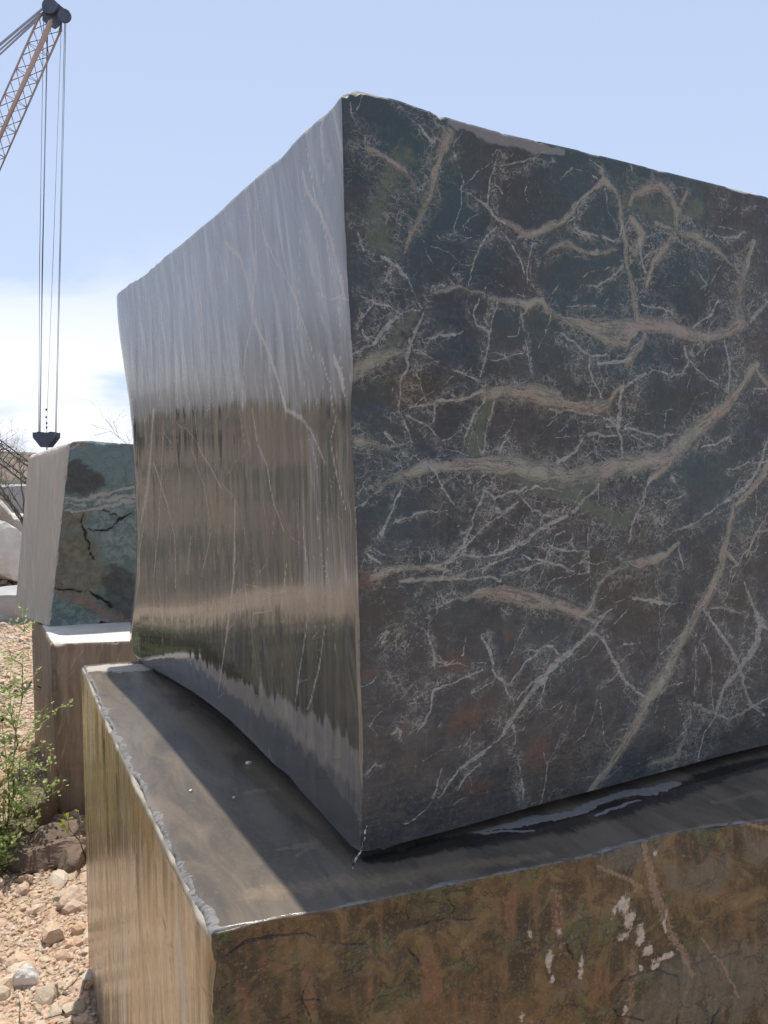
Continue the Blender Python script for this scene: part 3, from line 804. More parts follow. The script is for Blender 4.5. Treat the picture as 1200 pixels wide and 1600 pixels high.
t_l = [Ct] + pxs(FL, [(527, 152), (521, 160), (510, 172), (500, 183), (492, 188), (470, 208), (445, 234), (432, 250), (415, 262), (390, 284), (352, 318), (335, 336), (310, 356), (285, 378), (255, 402), (232, 424), (205, 446), (189, 460), (184, 470)])
b_l = [Cb] + pxs(FL, [(548, 1321), (525, 1296), (500, 1268), (470, 1236), (455, 1217), (448, 1209), (430, 1196), (412, 1178), (398, 1163), (360, 1126), (330, 1102), (300, 1080), (270, 1062), (245, 1046), (228, 1034), (216, 1018)])
far_u = pxs(FL, [(218, 1018), (211, 1004), (207, 985), (210, 950), (215, 900), (216, 830), (213, 760), (210, 690), (204, 630), (197, 585), (190, 540), (186, 505), (184, 470)])
near_u = [Cb] + pxs(FL, [(566, 1250), (566, 1150), (562, 1050), (560, 950), (558, 870), (555, 800), (552, 740), (549, 700), (547, 640), (550, 590), (550, 560), (545, 480), (541, 420), (537, 330), (535, 240)]) + [Ct]
t_r = [Ct] + pxs(FR, [(536, 145), (542, 147), (548, 141), (556, 143), (562, 139), (570, 140), (580, 143), (620, 153), (650, 163), (672, 171), (684, 178), (688, 184), (692, 181), (697, 180), (720, 187), (800, 209), (900, 231), (1000, 256), (1100, 281), (1200, 306)])
t_r += [t_r[-1] + uR * d for d in (0.3, 0.6, 0.85)]
b_r = [Cb] + pxs(FR, [(580, 1329), (590, 1325), (600, 1328), (612, 1321), (640, 1314), (700, 1298), (760, 1281), (850, 1255), (950, 1229), (1050, 1202), (1130, 1180)])
b_r += [b_r[-1] + uR * d + np.array([0, 0, -0.004]) for d in (0.2, 0.5, 0.8, 1.03)]
r_end_u = [b_r[-1], t_r[-1]]
RNG = np.random.RandomState(11)


def warp(S, T, a1, a2, f1=9, f2=45, seed=3):
    return (S + a1 * fbm(S * f1, T * f1, 3, seed) + a2 * fbm(S * f2, T * f2, 3, seed + 9),
            T + a1 * fbm(S * f1, T * f1, 3, seed + 20) + a2 * fbm(S * f2, T * f2, 3, seed + 29))


def random_veins(n, s_rng, t_rng, width, rng, steps=7, step=0.03, dirs=(0.0, 0.5)):
    out = []
    for _ in range(n):
        s, t = rng.uniform(*s_rng), rng.uniform(*t_rng)
        a = rng.normal(*dirs) + (math.pi if rng.rand() < 0.5 else 0)
        w = width * rng.uniform(0.5, 1.6)
        ln = [(s, t, w)]
        for k in range(rng.randint(3, steps)):
            a += rng.normal(0, 0.45)
            s += math.cos(a) * step * rng.uniform(0.5, 1.5)
            t += math.sin(a) * step * rng.uniform(0.5, 1.5)
            ln.append((s, t, w * rng.uniform(0.5, 1.2)))
        out.append(ln)
    return out


def masks_ur(f, S, T, P):
    s, t = warp(S, T, 0.011, 0.0065)
    s2, t2 = warp(s, t, 0.0022, 0.0012, 110, 260, 77)
    s, t = s2, t2
    z = lambda: np.zeros_like(S)
    thin, broad, rust, dust, olive, crack = z(), z(), z(), z(), z(), z()
    f.strokes(s, t, R_THIN, thin, 1.4)
    f.strokes(s, t, R_BROAD, broad, 1.35)
    f.strokes(s, t, R_OLIVE, olive, 1.5)
    f.strokes(s, t, R_DUST, dust, 1.3)
    sw, tw = warp(S, T, 0.03, 0.014, 7, 26, 91)
    f.strokes(sw, tw, R_THIN, crack, 9.0)
    crack *= 0.8
    f.strokes(sw, tw, R_BROAD, crack, 3.2)
    mt = z()
    f.strokes(sw, tw, R_MOTTLE, mt, 1.5)
    crack = np.maximum(crack, mt * 0.85)
    f.blobs(s, t, R_RUST, rust)
    thin *= np.clip(0.95 + 1.1 * fbm(S * 9, T * 9, 4, 303), 0.45, 1)
    broad *= np.clip(0.95 + 0.8 * fbm(S * 6, T * 6, 3, 307), 0.45, 1)
    rng = np.random.RandomState(5)
    for ln in random_veins(210, (0, 1.9), (0.0, 1.4), 0.0023, rng, dirs=(0.25, 0.5)):
        f.raw(s, t, ln, thin, rng.uniform(0.45, 0.8))
    for ln in random_veins(110, (0, 1.9), (0.0, 1.4), 0.0023, rng, dirs=(1.4, 0.4)):
        f.raw(s, t, ln, thin, rng.uniform(0.45, 0.8))
    for ln in random_veins(9, (1.45, 1.9), (0.1, 1.3), 0.012, rng, 9, 0.07, (0.4, 0.6)):   # the part beyond the frame
        f.raw(s, t, ln, broad, 1.0)
        f.raw(sw, tw, [(a_, b_, 0.055) for a_, b_, _ in ln], crack, 0.9)
    for ln in random_veins(26, (1.42, 1.95), (0.0, 1.4), 0.003, rng, 9, 0.06, (0.6, 0.8)):
        f.raw(s, t, ln, thin, 0.95)
        f.raw(sw, tw, [(a_, b_, 0.03) for a_, b_, _ in ln], crack, 0.7)
    return np.stack([thin, broad, rust], -1), np.stack([dust, olive, crack], -1)


def masks_ul(f, S, T, P):
    s, t = warp(S, T, 0.014, 0.004, 5, 30, 8)
    a, b2, c = np.zeros_like(S), np.zeros_like(S), np.zeros_like(S)
    f.strokes(s, t, L_VEIN, a, 1.5)
    rng = np.random.RandomState(6)
    for ln in random_veins(160, (0, 2.1), (0.0, 1.4), 0.003, rng, 6, 0.07, (1.6, 0.13)):
        f.raw(s, t, ln, a, rng.uniform(0.4, 0.75))
    ln = np.array([f.st(f.px(x, y)[None])[0] for x, y in [(549, 632), (520, 640), (490, 632), (455, 650), (430, 640), (390, 632), (350, 640), (300, 648), (260, 650), (230, 662), (200, 668)]])
    d1 = T - np.interp(S, ln[:, 0], ln[:, 1])
    b2 = np.clip(0.42 + d1 / 0.16, 0, 1)                      # the dry, dusty upper half ends in a ragged water line
    ln2 = np.array([f.st(f.px(x, y)[None])[0] for x, y in [(557, 945), (520, 955), (480, 950), (440, 940)]])
    d2 = T - np.interp(S, ln2[:, 0], ln2[:, 1])
    s_edge = f.st(f.px(442, 800)[None])[0][0]
    b2 = np.maximum(b2, (0.50 + 0.16 * fbm(S * 5, T * 2.5, 3, 141)) * np.clip(0.5 + d2 / 0.10, 0, 1) * np.clip(-(d1 + 0.015) / 0.05, 0, 1) * np.clip(0.5 + (s_edge + 0.10 * fbm(T * 2.2, T * 0 + 1.0, 4, 131) - s) / 0.34, 0, 1))
    f.strokes(s, t, [[(240, 1010, 70), (330, 1050, 130), (420, 1140, 120), (480, 1200, 90)], [(440, 1190, 90), (500, 1235, 110), (545, 1290, 100)]], c, 1.25)  # wet foot of the face, darkened further to imitate dark mirrored surroundings
    return np.stack([a, b2, c], -1), np.zeros(S.shape + (3,))


def relief_ur(S, T, A, Bm):
    return 0.0055 * fbm(S * 7, T * 7, 5, 40) + 0.0016 * A[..., 1] 


def relief_ul(S, T, A, Bm):
    return 0.0009 * fbm(S * 26, T * 1.5, 3, 41) + 0.003 * fbm(S * 2.2, T * 1.2, 2, 44)


def hook_ul(S, T, P, dn, dt, db, df):
    # the far end curls away: the face bellies out before it and turns in towards the far and the lower far edge
    wf = np.clip((S - 0.5) / 1.2, 0, 1)
    bump = lambda d, r: d / r * np.exp(1 - d / r)
    h = 0.022 * bump(df, 0.16)
    h = h + (0.003 + 0.022 * wf) * bump(db, 0.13) * np.clip(df / 0.2, 0, 1)
    h = h * (1 - np.exp(-(dn / 0.4) ** 2))
    return h


us_r = spaced(0, 0.66, 560, 1.0, 60)
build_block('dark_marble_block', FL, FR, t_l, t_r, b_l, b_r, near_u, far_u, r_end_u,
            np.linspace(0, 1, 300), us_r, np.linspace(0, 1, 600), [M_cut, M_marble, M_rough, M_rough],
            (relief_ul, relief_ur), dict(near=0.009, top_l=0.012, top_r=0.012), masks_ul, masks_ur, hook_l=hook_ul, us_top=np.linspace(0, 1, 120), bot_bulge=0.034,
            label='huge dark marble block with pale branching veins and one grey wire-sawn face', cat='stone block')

# ------------------------------------------------------------------ the lower brown block
A0 = at_z(326, 1458, ZT)
Fl_far = at_z(127, 1040, ZT)
vL = (Fl_far - A0)
vR_ = at_z(930, 1334, ZT) - A0
A0b = np.array([A0[0], A0[1], 0.0])
GL = Face(A0b, vL, np.array([0, 0, 1.]))
GR = Face(A0b, vR_, np.array([0, 0, 1.]))
lt_l = [A0] + [at_z(x, y, ZT) for x, y in [(302, 1412), (283, 1372), (262, 1330), (240, 1284), (222, 1246), (205, 1212), (188, 1178), (172, 1142), (155, 1106), (142, 1074), (127, 1040)]]
lt_r = [A0] + [at_z(x, y, ZT) for x, y in [(360, 1450), (440, 1433), (520, 1420), (600, 1404), (700, 1383), (800, 1362), (880, 1346), (930, 1335), (985, 1318), (1040, 1303), (1100, 1292), (1200, 1281)]]
dr_ = vR_ / np.linalg.norm(vR_)
lt_r += [lt_r[-1] + dr_ * d for d in (0.4, 0.9, 1.35)]
lb_l = [p * np.array([1, 1, 0]) for p in (A0, A0 + vL * 0.5, Fl_far)]
lb_r = [A0b + np.array([0, 0, 0]), A0b + dr_ * 1.0, np.array([lt_r[-1][0], lt_r[-1][1], 0])]
far_l = [Fl_far * np.array([1, 1, 0]), Fl_far]
near_l = [A0b, A0]
rend_l = [lb_r[-1], lt_r[-1]]


def masks_ll(f, S, T, P):
    a, gry, grn = np.zeros_like(S), np.zeros_like(S), np.zeros_like(S)
    s, t = warp(S, T, 0.006, 0.003, 6, 30, 18)
    f.strokes(s, t, [[(137, 1060, 14), (145, 1300, 16), (150, 1500, 18), (155, 1620, 18)], [(158, 1240, 6), (163, 1400, 8), (165, 1620, 8)], [(197, 1250, 7), (197, 1340, 6), (200, 1480, 5)], [(222, 1300, 7), (222, 1360, 5)],
                     [(209, 1290, 4), (210, 1400, 5)], [(195, 1430, 14), (196, 1620, 18)], [(278, 1440, 18), (284, 1520, 30), (290, 1640, 26)], [(143, 1100, 5), (150, 1160, 5)], [(183, 1500, 6), (180, 1640, 8)], [(240, 1520, 8), (242, 1620, 8)]], gry, 3.0)
    f.strokes(s, t, [[(166, 1170, 26), (170, 1250, 34), (172, 1330, 24)], [(188, 1220, 20), (190, 1330, 18)], [(146, 1110, 8), (148, 1180, 8)], [(244, 1350, 12), (247, 1430, 8)]], grn, 2.0)  # dark green strokes imitate mirrored weeds and shaded ground in the colour
    f.strokes(s, t, [[(232, 1440, 5), (236, 1500, 4)], [(166, 1470, 4), (164, 1560, 4)], [(202, 1440, 6), (204, 1470, 4)], [(258, 1430, 5), (262, 1450, 4)], [(238, 1600, 6), (240, 1560, 4)], [(170, 1160, 3), (172, 1220, 3)]], a, 1.8)
    rng = np.random.RandomState(8)
    for ln in random_veins(60, (0, 1.85), (0.0, 1.2), 0.004, rng, 5, 0.06, (1.57, 0.1)):
        f.raw(s, t, ln, a, rng.uniform(0.4, 0.8))
    gry = np.maximum(gry, 0.8 * np.clip(1.25 - (ZT - T) / (0.020 + 0.030 * np.abs(fbm(S * 12, S * 0, 4, 121))), 0, 1))
    return np.stack([a, gry, grn], -1), np.zeros(S.shape + (3,))


def masks_lr(f, S, T, P):
    s, t = warp(S, T, 0.010, 0.006, 10, 45, 23)
    z = lambda: np.zeros_like(S)
    white, vein, rust, crack, grey = z(), z(), z(), z(), z()
    f.blobs(s, t, LR_WHITE, white)
    f.strokes(s, t, LR_VEIN, vein, 1.5)
    f.blobs(s, t, LR_RUST, rust)
    f.strokes(s, t, LR_CRACK, crack, 0.9)
    crack *= np.clip(0.55 + 1.6 * fbm(S * 16, T * 16, 4, 311), 0.05, 0.9)
    f.blobs(s, t, [(1120, 1540, 150, 90), (1100, 1370, 70, 40, .8), (980, 1340, 60, 30, .8), (1180, 1330, 60, 40, .6), (1020, 1580, 60, 40, .7), (880, 1540, 40, 30, .5)], grey)
    rng = np.random.RandomState(9)
    for ln in random_veins(60, (0, 2.4), (0.0, 1.2), 0.003, rng, 7, 0.03, (0.5, 0.9)):
        f.raw(s, t, ln, crack, rng.uniform(0.5, 0.9))
    for ln in random_veins(40, (0, 2.4), (0.0, 1.2), 0.003, rng, 6, 0.03, (1.4, 0.5)):
        f.raw(s, t, ln, vein, rng.uniform(0.4, 0.8))
    return np.stack([white, vein, rust], -1), np.stack([crack, grey, z()], -1)


def masks_lt(P, dL, dR):
    z = np.zeros_like(dL)
    F2 = Face(A0, uL, uR)          # the horizontal plane of the top, s along the left edge, t along the front
    F2.n = np.array([0, 0, 1.])
    st = F2.st(P)
    S, T = st[..., 0], st[..., 1]
    s, t = warp(S, T, 0.03, 0.010, 6, 26, 31)
    dry, wet_painted_dark, chip, tan = z.copy(), z.copy(), z.copy(), z.copy()
    F2.strokes(s, t, [[(140, 1046, 16), (190, 1044, 24), (250, 1040, 18)]], dry, 3.2)
    film = z.copy()
    F2.strokes(s, t, [[(735, 1303, 5), (790, 1292, 14), (860, 1278, 18), (930, 1258, 16), (1000, 1240, 18), (1060, 1222, 16)], [(750, 1305, 8), (830, 1297, 6)], [(930, 1275, 6), (1010, 1252, 5)]], film, 1.8)  # grey patches paint in the puddle's reflection of the marble front
    F2.strokes(s, t, [[(575, 1345, 30), (700, 1322, 44), (850, 1292, 52), (1000, 1258, 50), (1110, 1218, 40), (1200, 1190, 40)]], wet_painted_dark, 1.5)  # wet strip, blackened to paint in the contact shade below the marble
    F2.strokes(s, t, [[(440, 1325, 10), (490, 1318, 26), (470, 1335, 14)], [(400, 1400, 60), (560, 1380, 50), (740, 1355, 34), (850, 1335, 20)], [(380, 1240, 22), (430, 1235, 14)], [(1120, 1250, 14), (1200, 1240, 16)], [(560, 1430, 26), (800, 1375, 16)]], tan, 1.5)
    seg = vnoise(S * 9, S * 0 + 0.5, 51) + 0.7 * vnoise(S * 31, S * 0 + 2.5, 52)
    e = dL / np.maximum(0.003, 0.011 + 0.026 * seg + 0.006 * vnoise(S * 120, T * 60, 53))
    chip = np.clip(1.6 - e, 0, 1) * (seg > -0.2) * (dL < 0.12)
    e2 = dR / 0.012 + 1.3 * fbm(S * 16, T * 16, 4, 57)
    chip = np.maximum(chip, np.clip(1.1 - e2, 0, 1) * 0.42 * (dR < 0.05))
    return np.stack([dry, wet_painted_dark, chip], -1), np.stack([tan, film, z], -1)


def relief_ll(S, T, A, Bm):
    return 0.006 * fbm(S * 16, T * 0.9, 3, 61) + 0.004 * fbm(S * 4, T * 3, 4, 62)


def relief_lr(S, T, A, Bm):
    return 0.020 * fbm(S * 4, T * 4, 7, 71, 0.52) - 0.005 * Bm[..., 0] + 0.003 * A[..., 0]


vs_l = np.r_[np.linspace(0, 0.58, 40)[:-1], np.linspace(0.58, 1, 230)]
build_block('brown_stone_block', GL, GR, lt_l, lt_r, lb_l, lb_r, near_l, far_l, rend_l,
            np.linspace(0, 1, 190), spaced(0, 0.5, 520, 1.0, 60), vs_l, [M_ochre, M_brown, M_top, M_rough],
            (relief_ll, relief_lr), dict(near=0.026, top_l=0.020, top_r=0.010), masks_ll, masks_lr, masks_t=masks_lt, us_top=np.r_[np.linspace(0, 0.5, 260)[:-1], np.linspace(0.5, 1, 160)],
            label='brown stone block with rusty split front and polished top under the dark marble block', cat='stone block')


# ------------------------------------------------------------------ ground and bank
def terrain(x, y):
    r = np.hypot(x, y)
    az = np.degrees(np.arctan2(x, y))
    h = 0.05 * fbm(x * 0.7, y * 0.7, 4, 81) + 0.02 * fbm(x * 4, y * 4, 3, 85)
    rise = np.clip((r - 11.6) / 20, 0, 1) ** 0.75
    left = np.clip((-az - 14) / 34, 0, 1) * np.clip((az + 150) / 40, 0, 1)
    top = 0.5 + 4.2 * left + 1.2 * np.clip((np.abs(az) - 60) / 60, 0, 1)
    h = h + rise * top * (1 + 0.5 * fbm(x * 0.22, y * 0.22, 4, 88)) + 0.25 * rise * fbm(x * 1.2, y * 1.2, 4, 91)
    h = h + 3.0 * np.clip((r - 60) / 200, 0, 1) * (1 + 1.4 * fbm(x * 0.02, y * 0.02, 3, 95))
    # bulldozed pile at the left edge of the view and a dug hollow by the second stack
    h = h - 0.16 * np.exp(-((x + 1.45) ** 2 + (y - 4.05) ** 2) / 0.12)
    # flat where the blocks stand
    flat = np.clip(1.3 - np.maximum(np.abs(x - 0.3) / 2.6, np.abs(y - 2.8) / 2.4), 0, 0.3) / 0.3
    return h * (1 - 0.7 * flat) - 0.012 * flat


def axis_pts(a, b, fine, n_out, far):
    inner = np.arange(a, b + 1e-6, fine)
    g = np.geomspace(fine * 1.3, far, n_out)
    return np.r_[a - g[::-1], inner, b + g]


gx = axis_pts(-7.0, 3.0, 0.05, 46, 900)
gy = axis_pts(-1.5, 11.0, 0.05, 46, 900)
X, Y = np.meshgrid(gx, gy, indexing='ij')
Z = terrain(X, Y)
GV = np.stack([X, Y, Z], -1).reshape(-1, 3)

Mg, g, b = new_mat('rubble_ground')
tc = g.n('ShaderNodeTexCoord').outputs['Object']
na, nb_, nc, nd_ = g.noise(tc, 0.35, 5), g.noise(tc, 4.0, 6, 0.65), g.noise(tc, 34.0, 6, 0.7), g.noise(tc, 0.09, 4)
c = g.mix(g.step(nb_, 0.35, 0.65), (0.47, 0.30, 0.175), (0.60, 0.45, 0.31))
c = g.mix(g.math('MULTIPLY', g.step(nc, 0.45, 0.7), 0.7), c, (0.60, 0.53, 0.45))
c = g.mix(g.math('MULTIPLY', g.step(g.math('SUBTRACT', 1.0, nc), 0.5, 0.7), 0.7), c, (0.22, 0.165, 0.12))
zc = g.n('ShaderNodeSeparateXYZ', i_0=tc).outputs[2]
rad = g.n('ShaderNodeVectorMath', operation='LENGTH', i_0=g.scaled(tc, (1.0, 1.0, 0.0))).outputs['Value']
bank = g.math('MAXIMUM', g.step(g.math('ADD', zc, g.math('MULTIPLY', na, 0.8)), 0.6, 1.5), g.step(g.math('ADD', rad, g.math('MULTIPLY', nb_, 1.2)), 11.6, 12.6))
bc = g.mix(nb_, (0.13, 0.095, 0.068), (0.25, 0.195, 0.145))
bc = g.mix(g.math('MULTIPLY', g.step(na, 0.5, 0.62), 0.8), bc, (0.055, 0.065, 0.035))
c = g.mix(bank, c, bc)
g.lk(c, b.inputs['Base Color'])
b.inputs['Roughness'].default_value = 0.92
bp = g.n('ShaderNodeBump', i_Strength=0.8, i_Distance=0.03, i_Height=g.math('ADD', nc, nb_))
g.lk(bp.outputs[0], b.inputs['Normal'])
ground = link('ground', mesh_np('ground', GV, grid_faces(len(gx), len(gy))), [Mg], kind='structure')

# ------------------------------------------------------------------ loose stones
Mst, g, b = new_mat('broken_stone')
oi = g.n('ShaderNodeObjectInfo')
isl = g.n('ShaderNodeNewGeometry').outputs['Random Per Island']
rv = g.math('FRACT', g.math('ADD', oi.outputs['Random'], isl))
cr = g.n('ShaderNodeValToRGB', i_0=rv)
el = cr.color_ramp.elements
el[0].position, el[0].color = 0.0, (0.56, 0.35, 0.22, 1)
el[1].position, el[1].color = 1.0, (0.64, 0.55, 0.44, 1)
for pos, col in ((0.2, (0.62, 0.46, 0.33, 1)), (0.38, (0.46, 0.275, 0.16, 1)), (0.5, (0.64, 0.52, 0.36, 1)), (0.62, (0.40, 0.33, 0.24, 1)), (0.75, (0.56, 0.38, 0.265, 1)), (0.88, (0.48, 0.38, 0.26, 1))):
    e = el.new(pos)
    e.color = col
pc = g.n('ShaderNodeNewGeometry').outputs['Position']
c = g.mix(g.noise(pc, 40, 5, 0.65), cr.outputs[0], (0.30, 0.22, 0.16))
c = g.mix(0.35, cr.outputs[0], c)
c = g.mix(g.math('MULTIPLY', g.step(g.noise(pc, 90, 4, 0.65), 0.55, 0.7), 0.5), c, (0.62, 0.55, 0.47))
g.lk(c, b.inputs['Base Color'])
b.inputs['Roughness'].default_value = 0.9
bp = g.n('ShaderNodeBump', i_Strength=0.6, i_Distance=0.006, i_Height=g.noise(pc, 70, 5, 0.65))
g.lk(bp.outputs[0], b.inputs['Normal'])

prng = random.Random(4)
nrng = np.random.RandomState(4)


def ico(sub):
    bm = bmesh.new()
    bmesh.ops.create_icosphere(bm, subdivisions=sub, radius=1)
    V = np.array([v.co[:] for v in bm.verts])
    F = np.array([[v.index for v in f.verts] for f in bm.faces])
    bm.free()
    return V, F


I1, I2, I3 = ico(1), ico(2), ico(4)


def stone_shape(base, seed, flat=0.7, cuts=7, rough=0.08):
    """a convex chunk: sphere cut by random planes"""
    r = np.random.RandomState(seed)
    V = base[0].copy() * np.array([1.0, r.uniform(0.65, 0.95), flat * r.uniform(0.75, 1.15)])
    for _ in range(cuts):
        n = r.normal(size=3)
        n /= np.linalg.norm(n)
        d = r.uniform(0.38, 0.68)
        k = V @ n - d
        V = V - np.outer(np.clip(k, 0, None), n) * 0.92
    V *= 1 + rough * r.normal(size=(len(V), 1)) * (0.6 if len(V) < 200 else 0.05)
    return V


stone_meshes = []
for i in range(10):
    me = mesh_np('stone', stone_shape(I2, 100 + i), I2[1], smooth=False)
    me.materials.append(Mst)
    stone_meshes.append(me)

FOOT = [((-0.27, 1.22), (-1.115, 2.86), (0.95, 3.9), (2.9, 2.6)), ((-1.86, 4.39), (-2.34, 5.26), (-0.9, 5.6), (-0.5, 4.5))]


def inside(x, y, grow=0.0):
    for q in FOOT:
        ok = True
        n = len(q)
        cx, cy = sum(p[0] for p in q) / n, sum(p[1] for p in q) / n
        for i in range(n):
            (x0, y0), (x1, y1) = q[i], q[(i + 1) % n]
            e = ((x1 - x0) * (y - y0) - (y1 - y0) * (x - x0)) / math.hypot(x1 - x0, y1 - y0)
            ec = ((x1 - x0) * (cy - y0) - (y1 - y0) * (cx - x0))
            if e * math.copysign(1, ec) < -grow:
                ok = False
                break
        if ok:
            return True
    return False


cand = []
for _ in range(32000):
    t = prng.random()
    y = 2.2 + 9.5 * t ** 1.8
    x = -prng.uniform(0.33, 0.62) * y + prng.gauss(0, 0.12)
    size = 0.005 + 0.012 * prng.random() ** 1.5 + (0.042 * prng.random() ** 3 if prng.random() < 0.08 else 0)
    size *= 0.8 + 0.08 * y
    if inside(x, y, size * 0.5):
        continue
    cand.append((size / y, x, y, size))
for _ in range(2500):      # a thinner scatter round the rest of the yard
    x, y = prng.uniform(-6, 4), prng.uniform(-2.5, 9)
    if -0.62 * y < x < -0.33 * y or inside(x, y, 0.05):
        continue
    cand.append((0, x, y, 0.012 + 0.05 * prng.random() ** 3))
cand.sort(reverse=True)
cz = terrain(np.array([c[1] for c in cand]), np.array([c[2] for c in cand]))
SV, SF, sn = [], [], 0
small_shapes = [stone_shape(I1, 300 + i, 0.7, 4, 0.05) for i in range(12)]
for k, (_, x, y, size) in enumerate(cand):
    rot = Matrix.Rotation(prng.uniform(0, 6.28), 3, 'Z') @ Matrix.Rotation(prng.gauss(0, 0.35), 3, 'X') @ Matrix.Rotation(prng.gauss(0, 0.35), 3, 'Y')
    if k < 290:
        o = bpy.data.objects.new('stone', stone_meshes[k % 10])
        COL.objects.link(o)
        o.parent = ground
        o.matrix_local = Matrix.Translation((x, y, cz[k] + size * 0.12)) @ rot.to_4x4() @ Matrix.Scale(size * 1.25, 4)
    else:
        V = small_shapes[k % 12] @ np.array(rot).T * size * 1.2 + np.array([x, y, cz[k] + size * 0.12])
        SV.append(V)
        SF.append(I1[1] + sn)
        sn += len(V)
link('gravel', mesh_np('gravel', np.concatenate(SV), np.concatenate(SF), smooth=False), [Mst], parent=ground, kind='stuff')

M_pale = simple_mat('pale_limestone', (0.60, 0.56, 0.50), 0.85, 0.2, 5.0, 0.02)
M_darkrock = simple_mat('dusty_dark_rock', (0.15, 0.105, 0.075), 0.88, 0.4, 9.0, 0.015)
M_greyslab = simple_mat('grey_sawn_slab', (0.33, 0.32, 0.31), 0.6, 0.15, 4.0, 0.004)


def rock(name, px, y_px, size, seed, flat, mat, label, sink=0.25, shape=(1, 1, 1), rz=0.0, depth=None, cat='rock', group=None, base=None):
    V = stone_shape(base or I3, seed, flat, 9, 0.02) * np.array(shape) * size
    n3 = fbm(V[:, 0] / size * 3 + seed, V[:, 1] / size * 3 + V[:, 2] / size * 2, 4, seed)
    V *= (1 + 0.16 * n3)[:, None]
    p = at_z(px, y_px, 0.0) if depth is None else at_y(px, y_px, depth)
    z = terrain(np.array([p[0]]), np.array([p[1]]))[0] if depth is None else p[2]
    me = mesh_np(name, V, (base or I3)[1], smooth=False)
    o = link(name, me, [mat], label=label, cat=cat, group=group, loc=(p[0], p[1], z - V[:, 2].min() * (1 - sink)))
    o.rotation_euler.z = rz
    return o


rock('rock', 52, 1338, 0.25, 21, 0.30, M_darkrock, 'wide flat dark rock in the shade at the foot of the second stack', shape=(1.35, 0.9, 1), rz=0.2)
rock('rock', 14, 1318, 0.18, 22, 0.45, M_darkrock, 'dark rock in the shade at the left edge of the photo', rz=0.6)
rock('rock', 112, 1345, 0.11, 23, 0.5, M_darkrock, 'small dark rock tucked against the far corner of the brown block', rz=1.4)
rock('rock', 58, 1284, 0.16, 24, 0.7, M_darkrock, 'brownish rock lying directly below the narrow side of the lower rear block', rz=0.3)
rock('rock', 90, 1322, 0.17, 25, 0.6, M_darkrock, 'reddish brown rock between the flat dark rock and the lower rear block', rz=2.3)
rock('rock', 112, 1408, 0.085, 26, 0.6, Mst, 'reddish sunlit stone beside the left edge of the brown block', rz=0.5, base=I2)
rock('rock', 46, 1532, 0.062, 47, 0.8, M_pale, 'rounded pale stone in the sunlit rubble', rz=0.5)
rock('rock', 84, 1466, 0.066, 28, 0.6, Mst, 'angular grey brown stone in the middle of the sunlit rubble', rz=0.9, base=I2)
rock('boulder', -4, 935, 0.62, 31, 0.95, M_pale, 'sunlit white boulder at the far left edge behind the second stack', cat='boulder', shape=(1, 1, 1.2))
rock('boulder', -40, 905, 0.9, 32, 0.8, M_pale, 'largest pale boulder at the foot of the far left bank', cat='boulder', rz=1.0)
rock('boulder', 22, 900, 0.5, 33, 0.7, M_pale, 'pale boulder half hidden behind the leaning rear block', cat='boulder', rz=2.0)


def slab(name, px, y_px, sx, sy, sz, rz, tilt, mat, label, cat='stone slab'):
    V, F = [], []
    bm = bmesh.new()
    bmesh.ops.create_cube(bm, size=1)
    bmesh.ops.scale(bm, vec=(sx, sy, sz), verts=bm.verts)
    bmesh.ops.subdivide_edges(bm, edges=bm.edges, cuts=5, use_grid_fill=True)
    bmesh.ops.bevel(bm, geom=[e for e in bm.edges if e.calc_face_angle(0) > 1], offset=0.02, segments=2, affect='EDGES')
    r = random.Random(seed_of(px))
    for v in bm.verts:
        v.co += Vector((r.gauss(0, 1), r.gauss(0, 1), r.gauss(0, 1))) * 0.012
    me = bpy.data.meshes.new(name)
    bm.to_mesh(me)
    bm.free()
    p = at_z(px, y_px, 0.0)
    z = terrain(np.array([p[0]]), np.array([p[1]]))[0]
    o = link(name, me, [mat], label=label, cat=cat, loc=(p[0], p[1], z + sz / 2 * 0.9))
    o.rotation_euler = (tilt, 0, rz)
    return o


def seed_of(v):
    return int(abs(v) * 7 + 3)


slab('stone_slab', -12, 975, 1.1, 0.5, 0.42, 0.5, 0.12, M_greyslab, 'grey slab leaning on the ground below the white boulder, far left edge')
slab('stone_slab', 0, 885, 1.3, 1.0, 0.9, 0.2, 0.0, M_greyslab, 'squared grey block on the bank beyond the white boulder')

# ------------------------------------------------------------------ the second stack
M_cut2 = mat_cut_face('glare_tinted_grey_sawn_face', (0.42, 0.375, 0.315), (0.50, 0.45, 0.385), (0.52, 0.43, 0.33), (0.56, 0.44, 0.37), gloss=0.35, spike=0.01, streak=26.0)  # colour raised to stand in for the glare veil over this stack
M_cut3 = mat_cut_face('brown_streaked_sawn_face', (0.13, 0.090, 0.060), (0.38, 0.29, 0.21), (0.30, 0.20, 0.135), (0.33, 0.26, 0.19), gloss=0.5, spike=0.01, streak=22.0)

